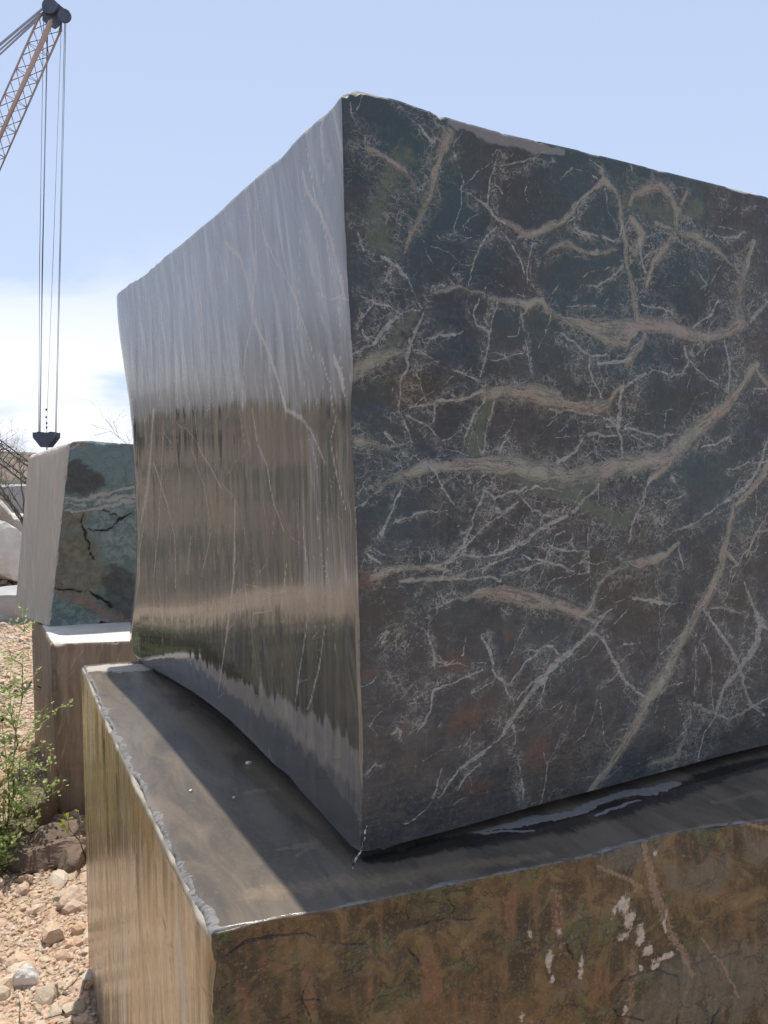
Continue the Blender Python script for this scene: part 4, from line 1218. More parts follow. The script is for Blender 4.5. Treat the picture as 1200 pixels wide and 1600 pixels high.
M_teal, g, b = new_mat('grey_green_split_stone')
p = face_coord(g)
white, brown, dark = g.attr('mask_a')
crack, pink, teal = g.attr('mask_b')
n1, n2, n3 = g.noise(p, 4, 5, 0.6), g.noise(p, 18, 6, 0.65, dist=0.7), g.noise(p, 70, 5, 0.65)
c = g.mix(g.step(n2, 0.35, 0.68), (0.155, 0.215, 0.200), (0.29, 0.345, 0.320))
c = g.mix(g.math('MULTIPLY', g.step(n3, 0.55, 0.75), 0.5), c, (0.28, 0.32, 0.30))
c = g.mix(g.math('MULTIPLY', ragged(g, teal, n2, 0.8), 0.8), c, (0.20, 0.275, 0.285))
c = g.mix(g.math('MULTIPLY', ragged(g, brown, n2, 1.0, 0.2, 0.7), 0.85), c, g.mix(n2, (0.105, 0.088, 0.058), (0.32, 0.27, 0.185)))
c = g.mix(g.math('MULTIPLY', ragged(g, pink, n2, 1.0, 0.2, 0.7), 0.85), c, g.mix(n3, (0.22, 0.145, 0.105), (0.38, 0.29, 0.23)))
c = g.mix(g.math('MULTIPLY', ragged(g, dark, n2, 0.6, 0.2, 0.6), 0.8), c, g.mix(n2, (0.045, 0.043, 0.040), (0.10, 0.095, 0.085)))
c = g.mix(g.math('MULTIPLY', ragged(g, white, n3, 0.9, 0.2, 0.7), 0.8), c, (0.52, 0.48, 0.45))
c = g.mix(g.math('MULTIPLY', ragged(g, crack, n3, 0.5, 0.15, 0.5), 0.85), c, (0.025, 0.025, 0.022))
g.lk(c, b.inputs['Base Color'])
b.inputs['Roughness'].default_value = 0.75
bp = g.n('ShaderNodeBump', i_Strength=0.9, i_Distance=0.025, i_Height=g.math('SUBTRACT', g.math('ADD', n2, g.math('MULTIPLY', n3, 0.4)), crack))
g.lk(bp.outputs[0], b.inputs['Normal'])


def hexa(name, near_b, near_t, lf_b, lf_t, r_b, r_t, mats, masks_l, masks_r, rel=(0.01, 0.02), topcurve=None, botcurve=None, **kw):
    near_b, near_t, lf_b, lf_t, r_b, r_t = (np.asarray(v) for v in (near_b, near_t, lf_b, lf_t, r_b, r_t))
    L = Face(near_b, lf_b - near_b, near_t - near_b)
    R = Face(near_b, r_b - near_b, near_t - near_b)
    top_r = [near_t] + (topcurve or []) + [r_t]
    bot_r = [near_b] + (botcurve or []) + [r_b]
    return build_block(name, L, R, [near_t, lf_t], top_r, [near_b, lf_b], bot_r, [near_b, near_t], [lf_b, lf_t], [r_b, r_t],
                       np.linspace(0, 1, 90), np.linspace(0, 1, 150), np.linspace(0, 1, 160), mats,
                       (lambda S, T, A, Bm: rel[0] * fbm(S * 5, T * 3, 4, 201), lambda S, T, A, Bm: rel[1] * fbm(S * 4, T * 4, 5, 205) - 0.012 * Bm[..., 0]),
                       dict(near=0.03, top_l=0.03, top_r=0.03), masks_l, masks_r, us_top=np.linspace(0, 1, 60), **kw)


def m_l2(f, S, T, P):
    s, t = warp(S, T, 0.02, 0.008, 5, 20, 61)
    a = np.zeros_like(S)
    f.strokes(s, t, [[(66, 712, 5), (80, 745, 9), (90, 770, 7), (101, 797, 8)], [(84, 740, 8), (92, 765, 6)], [(64, 860, 4), (55, 900, 3), (50, 920, 2)]], a, 1.6)
    return np.stack([a, a * 0, a * 0], -1), np.zeros(S.shape + (3,))


def m_r2(f, S, T, P):
    s, t = warp(S, T, 0.035, 0.022, 5, 22, 66)
    z = lambda: np.zeros_like(S)
    white, brown, dark, crack, pink, teal = z(), z(), z(), z(), z(), z()
    f.strokes(s, t, [[(102, 775, 4), (125, 779, 6), (150, 776, 7), (180, 770, 6), (215, 765, 5)], [(100, 797, 4), (115, 800, 5), (150, 794, 5), (190, 789, 6), (220, 785, 5)], [(145, 787, 5), (175, 781, 9), (215, 779, 8)], [(102, 785, 3), (130, 788, 4)], [(110, 704, 4), (125, 695, 3)]], white, 1.4)
    f.blobs(s, t, [(112, 815, 22, 20), (118, 870, 32, 50), (125, 905, 40, 40), (100, 905, 22, 30)], brown)
    f.blobs(s, t, [(126, 752, 28, 22), (115, 738, 18, 14), (186, 915, 22, 36), (205, 940, 30, 24), (160, 990, 20, 8)], dark)
    f.strokes(s, t, [[(130, 800, 3), (130, 815, 4), (137, 835, 4), (138, 845, 4), (140, 860, 3), (145, 875, 3)], [(140, 830, 3), (165, 830, 3), (180, 815, 3), (185, 810, 4), (205, 803, 3)], [(160, 797, 2), (185, 810, 3)], [(85, 920, 3), (115, 924, 3), (150, 935, 4), (175, 950, 3)]], crack, 1.1)
    crack *= np.clip(0.9 + 1.2 * fbm(S * 9, T * 9, 3, 315), 0.2, 1)
    f.strokes(s, t, [[(90, 925, 10), (120, 935, 16), (160, 958, 26), (200, 970, 24), (230, 980, 20)], [(118, 698, 22), (128, 692, 16)]], pink, 1.4)
    f.blobs(s, t, [(160, 720, 60, 40)], teal)
    return np.stack([white, brown, dark], -1), np.stack([crack, pink, teal], -1)


m_zero = lambda f, S, T, P: (np.zeros(S.shape + (3,)), np.zeros(S.shape + (3,)))
ZB = 0.975
n_t = at_z(81, 1005, ZB)
n_t = n_t * np.array([1, 1, 0]) + np.array([0, 0, ZB])
dl2, dr2 = np.array([-math.sin(RAD(29)), math.cos(RAD(29)), 0]), np.array([math.sin(RAD(80)), math.cos(RAD(80)), 0])
dn_ = np.array([0, 0, ZB + 0.22])
hexa('brown_stone_block', n_t - dn_, n_t, n_t + dl2 * 1.25 - dn_, n_t + dl2 * 1.25, n_t + dr2 * 1.5 - dn_, n_t + dr2 * 1.5, [M_cut3, M_cut3, M_pale, M_rough], m_zero, m_zero, (0.015, 0.02),
     label='brown streaked block carrying the leaning grey-green block in the second stack', cat='stone block')
YB = 4.80
nb2 = at_z(76, 978, ZB + 0.004)
nt2 = at_y(108, 690, nb2[1] + 0.02)
lb2 = at_z(23, 959, ZB + 0.004)
lt2 = at_y(45, 711, lb2[1])
rdir = np.array([0.955, 0.30, 0])
rb2 = nb2 + rdir * 1.35
rt2 = np.array([nt2[0], nt2[1], nt2[2]]) + rdir * 1.22 + np.array([0, 0, -0.06])
FR2 = Face(nb2, rdir, nt2 - nb2)
hexa('leaning_stone_block', nb2, nt2, lb2, lt2, rb2, rt2, [M_cut2, M_teal, M_pale, M_rough], m_l2, m_r2, (0.010, 0.03),
     topcurve=[FR2.px(120, 688), FR2.px(140, 687), FR2.px(170, 690)], botcurve=[FR2.px(110, 982), FR2.px(145, 983), FR2.px(158, 970), FR2.px(185, 978)],
     label='leaning grey-green stone block with white veins on top of the second stack', cat='stone block')

# ------------------------------------------------------------------ crane
M_rust = simple_mat('haze_tinted_orange_steel', (0.56, 0.42, 0.35), 0.6, 0.3, 3.0)  # orange steel lightened in colour to stand in for haze
M_lace = simple_mat('haze_tinted_lattice_steel', (0.45, 0.37, 0.36), 0.6, 0.25, 3.0)  # lattice steel, haze put into its colour likewise
M_steel = simple_mat('dark_blue_steel', (0.085, 0.095, 0.135), 0.55, 0.3, 4.0)
M_rope = simple_mat('greased_wire_rope', (0.15, 0.15, 0.17), 0.5, 0.2, 30.0)
M_pend = simple_mat('galvanised_pendant_rope', (0.40, 0.44, 0.52), 0.5, 0.1, 30.0)
M_cab = simple_mat('orange_crane_paint', (0.55, 0.22, 0.07), 0.5, 0.2, 2.0)
M_rubber = simple_mat('track_steel', (0.05, 0.045, 0.04), 0.8, 0.3, 6.0)
M_glass = simple_mat('dark_cab_glass', (0.02, 0.025, 0.03), 0.08, 0.1, 2.0)
YC = 22.0


def empty(name, loc, label, cat, group=None):
    o = bpy.data.objects.new(name, None)
    COL.objects.link(o)
    o.location = loc
    o.empty_display_size = 0.2
    tag(o, label, cat, group)
    return o


def unit_bar():
    V, F = [], []
    tube(V, F, [(0, 0, 0), (0, 0, 1)], [1, 1], 6)
    return mesh_py('brace', V, F)


BAR = unit_bar()
BAR.materials.append(M_lace)


def bar(name, a, b2, r, parent, mesh=BAR):
    a, b2 = Vector(a), Vector(b2)
    o = bpy.data.objects.new(name, mesh)
    COL.objects.link(o)
    o.parent = parent
    d = b2 - a
    o.matrix_local = Matrix.Translation(a) @ d.to_track_quat('Z', 'Y').to_matrix().to_4x4() @ Matrix.Diagonal((r, r, d.length, 1))
    return o


def solid(name, mat, fn, parent=None, smooth=False, **kw):
    V, F = [], []
    fn(V, F)
    me = mesh_py(name, V, F, smooth)
    return link(name, me, [mat], parent=parent, **kw)


tip = Vector(at_y(84, 24, YC))
foot_px = at_y(-270, 772, YC)
foot = Vector((foot_px[0], foot_px[1] + 0.6, foot_px[2]))
gz = terrain(np.array([foot.x]), np.array([foot.y]))[0]
croot = empty('crane', (foot.x - 1.0, foot.y, gz), 'lattice boom crane with hoist ropes hanging beside the dark marble block, upper left', 'crane')
croot_inv = Vector(croot.location)
ax = (tip - foot).normalized()
view = (tip - Vector(CO)).normalized()
sidev = ax.cross(view).normalized()
depthv = ax.cross(sidev).normalized()
boom = solid('boom', M_steel, lambda V, F: box(V, F, foot - croot_inv, 0.9, 0.5, 0.5), croot)   # the hinge foot carries the lattice
HALF = 0.36
LEN = (tip - foot).length
chords = []
BAR_R = bpy.data.meshes.new_from_object(bpy.data.objects.new('tmp_bar', BAR)) if False else unit_bar()
BAR_R.materials.append(M_rust)
for k, d in enumerate((sidev, depthv, -sidev, -depthv)):
    a0 = foot + d * HALF * 0.5
    a1 = foot + ax * (LEN * 0.12) + d * HALF
    a2 = tip - ax * 0.25 + d * HALF * 0.80
    hook_ = foot + ax * (LEN * 0.97) + d * HALF * 0.85
    chords.append((a1, a2))
    bar('chord', a1 - croot_inv, a2 - croot_inv, 0.032 if k % 2 == 0 else 0.075, boom, BAR_R if k % 2 else BAR)
    bar('chord', a2 - croot_inv, tip + ax * 0.15 + d * HALF * 0.45 - croot_inv, 0.05, boom, BAR_R if k % 2 else BAR)
    bar('chord', a0 - croot_inv, a1 - croot_inv, 0.04, boom, BAR_R if k % 2 else BAR)
NB = 34
for k in range(4):
    (a1, a2), (b1, b2_) = chords[k], chords[(k + 1) % 4]
    for i in range(NB):
        f0, f1 = i / NB, (i + 1) / NB
        if i % 2:
            pa, pb = a1.lerp(a2, f0), b1.lerp(b2_, f1)
        else:
            pa, pb = b1.lerp(b2_, f0), a1.lerp(a2, f1)
        bar('brace', pa - croot_inv, pb - croot_inv, 0.018, boom)
        if i % 2 == 0 and i > NB // 2:
            bar('brace', a1.lerp(a2, f0) - croot_inv, b1.lerp(b2_, f0) - croot_inv, 0.014, boom)


def px_c(x, y, dy=0.0):
    return Vector(at_y(x, y, YC + dy)) - croot_inv


def head_mesh(V, F):
    out = [(67, 14), (70, 3), (77, -3), (84, -1), (95, 9), (104, 16), (110, 22), (109, 29), (104, 34), (97, 34), (92, 42), (86, 46), (76, 40), (66, 32)]
    b0 = len(V)
    n = len(out)
    for dy in (-0.24, 0.24):
        for x, y in out:
            V.append(px_c(x, y, dy))
    F.append(tuple(b0 + i for i in range(n)))
    F.append(tuple(b0 + n + i for i in reversed(range(n))))
    for i in range(n):
        j = (i + 1) % n
        F.append((b0 + j, b0 + i, b0 + n + i, b0 + n + j))


head = solid('boom_head', M_steel, head_mesh, croot)


def disc(V, F, c, r, w, n=24):
    b0 = len(V)
    for dy in (-w / 2, w / 2):
        for i in range(n):
            t = 2 * math.pi * i / n
            V.append(Vector(c) + Vector((math.cos(t) * r, dy, math.sin(t) * r)))
    F.append(tuple(b0 + i for i in range(n)))
    F.append(tuple(b0 + n + i for i in reversed(range(n))))
    for i in range(n):
        j = (i + 1) % n
        F.append((b0 + j, b0 + i, b0 + n + i, b0 + n + j))


for (x, y, r) in ((101, 25, 0.17), (78, 10, 0.20)):
    for dy in (-0.33, 0.33):
        solid('sheave', M_steel, lambda V, F: disc(V, F, px_c(x, y, dy), r, 0.08), head)
ROPES = [((68, 34), (62, 400), (60.5, 676)), ((75, 34), (67, 400), (63, 676)), ((74, 34), (66, 400), (61.8, 676)), ((96, 34), (83, 400), (72.5, 676)), ((101, 34), (93, 400), (86.5, 676)), ((103, 34), (94.5, 400), (88, 676))]
for i, r_ in enumerate(ROPES):
    dy = 0.45 if i < 3 else 0.25 * (-1) ** i
    def rp(V, F, r_=r_, dy=dy):
        pts = [px_c(x, y, dy * (1 - k * 0.4)) for k, (x, y) in enumerate(r_)]
        tube(V, F, pts, 0.010 if i != 3 else 0.007, 5)
    rope = solid('hoist_rope', M_rope, rp, croot)
    if i == 3:
        for ky in (640, 652, 661, 668):
            solid('rope_clamp', M_steel, lambda V, F: box(V, F, px_c(72.6 + 0.3 * math.sin(ky), ky, -0.06), 0.035, 0.03, 0.06), rope)
for (a, b_) in (((66, 14), (-300, 330)), ((64, 21), (-300, 345)), ((62, 27), (-300, 365)), ((68, 12), (-300, 318))):
    def pd(V, F, a=a, b_=b_):
        tube(V, F, [px_c(*a), px_c(*b_)], 0.028, 6)
    solid('pendant_rope', M_pend, pd, croot)
# mast, cab and tracks stand left of the picture
def gantry(V, F):
    for dx in (-0.5, 0.5):
        tube(V, F, [foot - croot_inv + Vector((-2.4, dx, 0.4)), px_c(-300, 340) + Vector((0, dx * 0.3, 0))], 0.10, 8)
        tube(V, F, [foot - croot_inv + Vector((-0.6, dx, 0.4)), px_c(-300, 340) + Vector((0, dx * 0.3, 0))], 0.08, 8)
solid('gantry_mast', M_rust, gantry, croot)
fz = foot - croot_inv
house = solid('engine_house', M_cab, lambda V, F: (box(V, F, fz + Vector((-1.9, 0, 0.55)), 3.0, 2.4, 1.5), box(V, F, fz + Vector((-3.5, 0, 0.35)), 0.4, 2.3, 1.0)), croot)
cabm = solid('cab', M_cab, lambda V, F: box(V, F, fz + Vector((-0.1, -1.05, 0.75)), 1.2, 0.9, 1.7), croot)
solid('window', M_glass, lambda V, F: (box(V, F, fz + Vector((-0.1, -1.52, 1.1)), 0.9, 0.03, 0.7), box(V, F, fz + Vector((0.515, -1.05, 1.1)), 0.03, 0.7, 0.7)), cabm)
base_h = fz.z - 0.25
solid('turntable', M_rubber, lambda V, F: box(V, F, Vector((fz.x - 1.6, 0, max(0.7, base_h) - 0.1)), 1.6, 1.6, 0.5 + max(0, base_h - 0.6)), croot)
for dy in (-1.2, 1.2):
    def trk(V, F, dy=dy):
        n = 12
        prof = [Vector((fz.x - 1.6 + sx * (1.6 + 0.4 * math.cos(t)), dy, 0.42 + 0.42 * math.sin(t))) for sx, t0 in ((1, -math.pi / 2), (-1, math.pi / 2)) for t in [t0 + math.pi * k / n for k in range(n + 1)] for _ in [0]]
        prof = []
        for k in range(n + 1):
            t = -math.pi / 2 + math.pi * k / n
            prof.append((fz.x + 0.2 + 0.42 * math.cos(t), 0.40 + 0.42 * math.sin(t)))
        for k in range(n + 1):
            t = math.pi / 2 + math.pi * k / n
            prof.append((fz.x - 3.4 + 0.42 * math.cos(t), 0.40 + 0.42 * math.sin(t)))
        b0, m_ = len(V), len(prof)
        for d2 in (-0.3, 0.3):
            for x, z in prof:
                V.append(Vector((x, dy + d2, z)))
        F.append(tuple(b0 + i for i in range(m_)))
        F.append(tuple(b0 + m_ + i for i in reversed(range(m_))))
        for i in range(m_):
            j = (i + 1) % m_
            F.append((b0 + j, b0 + i, b0 + m_ + i, b0 + m_ + j))
    solid('track', M_rubber, trk, croot)

hb = Vector(at_y(73, 687, YC))
hroot = empty('hook_block', hb, 'dark wedge-shaped hook block hanging from the crane ropes above the second stack', 'hook block')


def plate(V, F, dy, w):
    o_ = [(55.5, 676), (90, 676), (89.5, 684), (78, 699), (68, 699), (56, 684)]
    pts = [Vector(at_y(x, y, YC)) - hb for x, y in o_]
    b0, n = len(V), len(pts)
    for d in (dy - w / 2, dy + w / 2):
        for p_ in pts:
            V.append(p_ + Vector((0, d, 0)))
    F.append(tuple(b0 + i for i in range(n)))
    F.append(tuple(b0 + n + i for i in reversed(range(n))))
    for i in range(n):
        j = (i + 1) % n
        F.append((b0 + j, b0 + i, b0 + n + i, b0 + n + j))


for dy in (-0.17, 0.0, 0.17):
    solid('cheek_plate', M_steel, lambda V, F: plate(V, F, dy, 0.05), hroot)
for dx in (-0.17, 0.17):
    solid('sheave', M_rubber, lambda V, F: disc(V, F, Vector((dx, 0.0, 0.09)), 0.13, 0.26), hroot)


def hook_fn(V, F):
    pts = [(0, 0, -0.18), (0, 0, -0.30)] + [(0.10 * math.sin(t) , 0, -0.40 + 0.10 * math.cos(t)) for t in [k * 0.5 for k in range(0, 9)]]
    tube(V, F, pts, [0.035] * 2 + [0.04 - 0.003 * k for k in range(9)], 8)


solid('hook', M_steel, hook_fn, hroot, True)

# second lattice boom lying behind the second stack
Y2 = 17.0
lb_root = empty('lattice_boom_section', at_y(60, 800, Y2), 'dark lattice boom sloping down behind the bare tree at the left edge', 'boom')
li = Vector(lb_root.location)
ca, cb_ = Vector(at_y(-190, 560, Y2)), Vector(at_y(110, 790, Y2))
da = (cb_ - ca).normalized()
ups = Vector((0.55, 0, 0.83)).normalized()
ups = (ups - da * ups.dot(da)).normalized()
dep = da.cross(ups)
BAR_D = unit_bar()
BAR_D.materials.append(M_steel)
lines2 = [(ca + ups * (0.16 * s1) + dep * (0.16 * s2), cb_ + ups * (0.16 * s1) + dep * (0.16 * s2)) for s1, s2 in ((1, 1), (1, -1), (-1, -1), (-1, 1))]
for a, b_ in lines2:
    bar('chord', a - li, b_ - li, 0.022, lb_root, BAR_D)
for k in range(4):
    for i in range(20):
        a, b_ = lines2[k][0].lerp(lines2[k][1], i / 20), lines2[(k + 1) % 4][0].lerp(lines2[(k + 1) % 4][1], (i + (0 if k % 2 else 1)) / 20)
        bar('brace', a - li, b_ - li, 0.012, lb_root, BAR_D)

# ------------------------------------------------------------------ trees and plants
M_bark = simple_mat('grey_bark', (0.20, 0.165, 0.135), 0.9, 0.3, 9.0)
M_twig = simple_mat('dry_twig', (0.30, 0.22, 0.14), 0.9, 0.3, 9.0)


def leaf_mat(name, c1, c2):
    m, g, b = new_mat(name)
    r_ = g.math('FRACT', g.math('ADD', g.n('ShaderNodeObjectInfo').outputs['Random'], g.n('ShaderNodeNewGeometry').outputs['Random Per Island']))
    c = g.mix(r_, c1, c2)
    g.lk(c, b.inputs['Base Color'])
    b.inputs['Roughness'].default_value = 0.5
    out = m.node_tree.nodes['Material Output']
    tr = g.n('ShaderNodeBsdfTranslucent', i_Color=c)
    ms = g.n('ShaderNodeMixShader', i_0=0.5)
    g.lk(b.outputs[0], ms.inputs[1])
    g.lk(tr.outputs[0], ms.inputs[2])
    g.lk(ms.outputs[0], out.inputs[0])
    return m


M_leaf = leaf_mat('weed_leaf', (0.30, 0.40, 0.09), (0.52, 0.60, 0.26))
M_sprig = leaf_mat('fresh_leaf', (0.22, 0.30, 0.02), (0.34, 0.40, 0.04))
M_scrub = leaf_mat('scrub_leaf', (0.035, 0.06, 0.018), (0.08, 0.10, 0.035))


def branchy(V, F, start, direc, length, rad, depth, rng, spread=0.6, tips=None, n=5):
    pts, rads = [Vector(start)], [rad]
    d = Vector(direc).normalized()
    segs = 4
    for i in range(segs):
        d = (d + Vector((rng.gauss(0, .16), rng.gauss(0, .16), rng.gauss(0.02, .12)))).normalized()
        pts.append(pts[-1] + d * length / segs)
        rads.append(rad * (1 - 0.55 * (i + 1) / segs))
    tube(V, F, pts, rads, n if depth > 1 else 3)
    if tips is not None and depth <= 1:
        tips.extend(pts[1:])
    if depth > 0:
        for k in range(rng.choice((3, 4, 5))):
            i = rng.randint(1, segs)
            dd = (d + Vector((rng.gauss(0, spread), rng.gauss(0, spread), rng.gauss(0.1, spread * 0.7)))).normalized()
            branchy(V, F, pts[i], dd, length * rng.uniform(0.45, 0.75), rads[i] * 0.7, depth - 1, rng, spread, tips, n)


def bare_tree(p, h, label, seed, depth=4, mat=None):
    root = empty('bare_tree', p, label, 'tree')
    rng = random.Random(seed)
    V, F = [], []
    tube(V, F, [(0, 0, -0.1), (0.03 * h, 0, h * 0.12), (0.01 * h, 0.02 * h, h * 0.25)], [h * 0.03, h * 0.022, h * 0.018], 8)
    link('trunk', mesh_py('trunk', V, F, True), [M_bark], parent=root)
    V, F = [], []
    for k in range(5):
        a = k * 1.256 + rng.random()
        branchy(V, F, (0.01 * h, 0.02 * h, h * (0.14 + 0.025 * k)), (math.cos(a) * 0.55, math.sin(a) * 0.55, 1.0), h * 0.36, h * 0.011, depth, rng, 0.55)
    link('branches', mesh_py('branches', V, F), [M_bark], parent=root)
    return root


def ground_at(px, Y):
    x = (px - 600) / FPX * Y
    return (x, Y, float(terrain(np.array([x]), np.array([Y]))[0]))


bare_tree(ground_at(32, 13.0), 2.55, 'bare twiggy tree behind the left side of the leaning block', 5, 4)
bare_tree(ground_at(186, 15.0), 2.95, 'bare tree with only its twig tips showing between the two stacks', 9, 4)
bare_tree(ground_at(-25, 17.5), 2.5, 'bare tree on the bank at the very left edge', 12, 3)


def leaf_poly(V, F, c, d, n, size):
    d = Vector(d).normalized()
    s = d.cross(Vector(n)).normalized()
    up = s.cross(d)
    b0 = len(V)
    c = Vector(c)
    for u, w, z in ((0, 0, 0), (0.35, 0.30, 0.05), (0.7, 0.24, 0.06), (1.0, 0, 0), (0.7, -0.24, 0.06), (0.35, -0.30, 0.05), (0.5, 0, 0)):
        V.append(c + d * u * size + s * w * size + up * z * size)
    for i in range(6):
        F.append((b0 + 6, b0 + i, b0 + (i + 1) % 6))


def scrub_tree(p, h, w, label, seed):
    root = empty('scrub_tree', p, label, 'tree', None)
    rng = random.Random(seed)
    V, F, tips = [], [], []
    tube(V, F, [(0, 0, -0.1), (0, 0.05, h * 0.3)], [h * 0.035, h * 0.022], 8)
    link('trunk', mesh_py('trunk', V, F, True), [M_bark], parent=root)
    V, F = [], []
    for k in range(6):
        a = k * 1.05 + rng.random()
        branchy(V, F, (0, 0.04, h * 0.22), (math.cos(a) * w, math.sin(a) * w, 1.0), h * 0.4, h * 0.012, 2, rng, 0.6, tips)
    link('branches', mesh_py('branches', V, F), [M_bark], parent=root)
    V, F = [], []
    for t in tips:
        for k in range(5):
            q = t + Vector((rng.gauss(0, .09), rng.gauss(0, .09), rng.gauss(0, .08))) * h * 0.5
            leaf_poly(V, F, q, (rng.gauss(0, 1), rng.gauss(0, 1), rng.gauss(0, .6)), (rng.gauss(0, .4), rng.gauss(0, .4), 1), h * 0.055)
    link('crown', mesh_py('crown', V, F), [M_scrub], parent=root)
    return root


# scrub on the bank to the left, seen mirrored in the sawn face of the big block
srng = random.Random(3)
for i in range(9):
    azd = -36 - i * 5.0 + srng.uniform(-1.5, 1.5)
    rr = srng.uniform(17, 26)
    x, y = rr * math.sin(RAD(azd)), rr * math.cos(RAD(azd))
    z = float(terrain(np.array([x]), np.array([y]))[0])
    scrub_tree((x, y, z - 0.05), srng.uniform(1.8, 3.2), 0.8, 'dark scrub tree on the left bank, seen only as a reflection', 40 + i)['group'] = 'scrub trees on the left bank'


def bush(name, p, stems, label, cat, seed, leaf, mat, n_big, n_small, spread=0.15):
    root = empty(name, p, label, cat)
    rng = random.Random(seed)
    me_leaf = None
    V, F = [], []
    leaf_poly(V, F, (0, 0, 0), (1, 0, 0), (0, 0, 1), 1.0)
    me_leaf = mesh_py('leaf', V, F)
    me_leaf.materials.append(mat)
    spots = []
    for (dx, dy, dz, r0) in stems:
        V, F = [], []
        pts = [Vector((0.15 * dx, 0.15 * dy, -0.03))]
        m = 7
        for i in range(1, m + 1):
            f = i / m
            pts.append(Vector((dx * (0.15 + 0.85 * f ** 1.3), dy * (0.15 + 0.85 * f ** 1.3), dz * f)) + Vector((rng.gauss(0, .012), rng.gauss(0, .012), 0)))
        tube(V, F, pts, [r0 * (1 - 0.8 * i / m) for i in range(m + 1)], 5)
        # side shoots
        for i in range(2, m + 1):
            for k in range(3):
                a = rng.uniform(0, 6.28)
                e = pts[i] + Vector((math.cos(a), math.sin(a), rng.uniform(0.1, 0.9))) * rng.uniform(0.4, 1.0) * spread
                tube(V, F, [pts[i], (pts[i] + e) / 2 + Vector((0, 0, 0.01)), e], [r0 * 0.3, r0 * 0.25, r0 * 0.12], 3)
                for q in range(4):
                    spots.append((pts[i].lerp(e, 0.3 + 0.7 * q / 3), e - pts[i]))
        link('stem', mesh_py('stem', V, F, True), [M_leaf if mat is M_leaf else M_twig], parent=root)
    rng.shuffle(spots)
    V, F = [], []
    for j in range(n_small):
        c, d = spots[j % len(spots)]
        dd = d.normalized() + Vector((rng.gauss(0, .7), rng.gauss(0, .7), rng.gauss(0, .5)))
        leaf_poly(V, F, c + Vector((rng.gauss(0, .014), rng.gauss(0, .014), rng.gauss(0, .012))), dd, (rng.gauss(0, .5), rng.gauss(0, .5), 1), leaf * rng.uniform(0.5, 0.9))
    if n_small:
        link('small_leaves', mesh_py('small_leaves', V, F), [mat], parent=root, kind='stuff')
    for j in range(n_big):
        c, d = spots[(j * 7 + 3) % len(spots)]
        o = bpy.data.objects.new('leaf', me_leaf)
        COL.objects.link(o)
        o.parent = root
        dd = (d.normalized() + Vector((rng.gauss(0, .6), rng.gauss(0, .6), rng.gauss(0, .5)))).normalized()
        q = dd.to_track_quat('X', 'Z')
        o.matrix_local = Matrix.Translation(c) @ q.to_matrix().to_4x4() @ Matrix.Rotation(rng.gauss(0, .6), 4, 'X') @ Matrix.Scale(leaf * rng.uniform(0.9, 1.4), 4)
    return root


bp_ = at_z(8, 1335, 0.0)
bush('leafy_weed', (bp_[0], bp_[1], float(terrain(np.array([bp_[0]]), np.array([bp_[1]]))[0])),
     [(0.12, 0.05, 1.16, .009), (0.03, 0.10, 1.0, .008), (-0.08, 0.0, 1.05, .008), (0.17, -0.05, 0.72, .007), (-0.2, -0.05, 0.7, .007), (0.06, -0.15, 0.5, .006), (-0.05, 0.15, 0.78, .006), (0.22, 0.08, 0.42, .006), (-0.28, 0.1, 0.85, .007), (-0.36, -0.1, 0.6, .006)],
     'light green leafy weed in front of the second stack at the left edge', 'plant', 17, 0.026, M_leaf, 200, 1900, 0.18)
bp2 = at_z(0, 1372, 0.0)
bush('leafy_weed', (bp2[0], bp2[1], float(terrain(np.array([bp2[0]]), np.array([bp2[1]]))[0])),
     [(0.05, 0, 0.22, .005), (-0.08, 0.02, 0.26, .005), (0.0, 0.08, 0.18, .004)], 'low green weed on the shaded rocks at the left edge', 'plant', 19, 0.03, M_leaf, 40, 160, 0.08)
# thick weeds on the left, outside the picture: the sawn face mirrors them
wr = random.Random(31)
for i in range(20):
    azd, rr = -38 - (i % 10) * 2.3 + wr.uniform(-1, 1), (wr.uniform(4.2, 5.6) if i < 10 else wr.uniform(5.8, 7.4))
    x, y = 1.19 + rr * math.sin(RAD(azd)), 0.67 + rr * math.cos(RAD(azd))
    if x > -0.62 * y:
        x = -0.62 * y - 0.3
    z = float(terrain(np.array([x]), np.array([y]))[0])
    st_ = [(wr.gauss(0, .3), wr.gauss(0, .3), max(0.22, 1.78 - 0.205 * rr) * wr.uniform(0.75, 1.0), .008) for _ in range(8)]
    o = bush('scrub_bush', (x, y, z), st_, 'low green scrub bush left of the stacks, seen only as a reflection', 'bush', 60 + i, 0.06, M_scrub, 0, 1300, 0.28)
    o['group'] = 'low scrub bushes seen in reflection'
# sprig by the corner of the brown block
sp = at_y(160, 1420, 3.05)
sroot = empty('leafy_sprig', (sp[0], sp[1], float(terrain(np.array([sp[0]]), np.array([sp[1]]))[0])), 'thin sprig with bright yellow-green leaves beside the far corner of the brown block', 'plant')
sinv = Vector(sroot.location)
chain = [Vector((sp[0], sp[1], sinv.z - 0.02)), Vector(at_y(146, 1370, 3.05)), Vector(at_y(131, 1332, 3.05)), Vector(at_y(124, 1312, 3.03)), Vector(at_y(113, 1303, 3.0)), Vector(at_y(107, 1293, 3.0)), Vector(at_y(105, 1276, 3.0))]
solid('stem', M_twig, lambda V, F: tube(V, F, [c_ - sinv for c_ in chain], [0.006, 0.005, 0.004, 0.004, 0.0035, 0.003, 0.002], 5), sroot, True)
solid('stem', M_twig, lambda V, F: tube(V, F, [Vector(at_y(124, 1312, 3.03)) - sinv, Vector(at_y(126, 1285, 3.05)) - sinv, Vector(at_y(122, 1266, 3.05)) - sinv], [0.003, 0.0025, 0.002], 5), sroot, True)
V, F = [], []
leaf_poly(V, F, (0, 0, 0), (1, 0, 0), (0, 0, 1), 1.0)
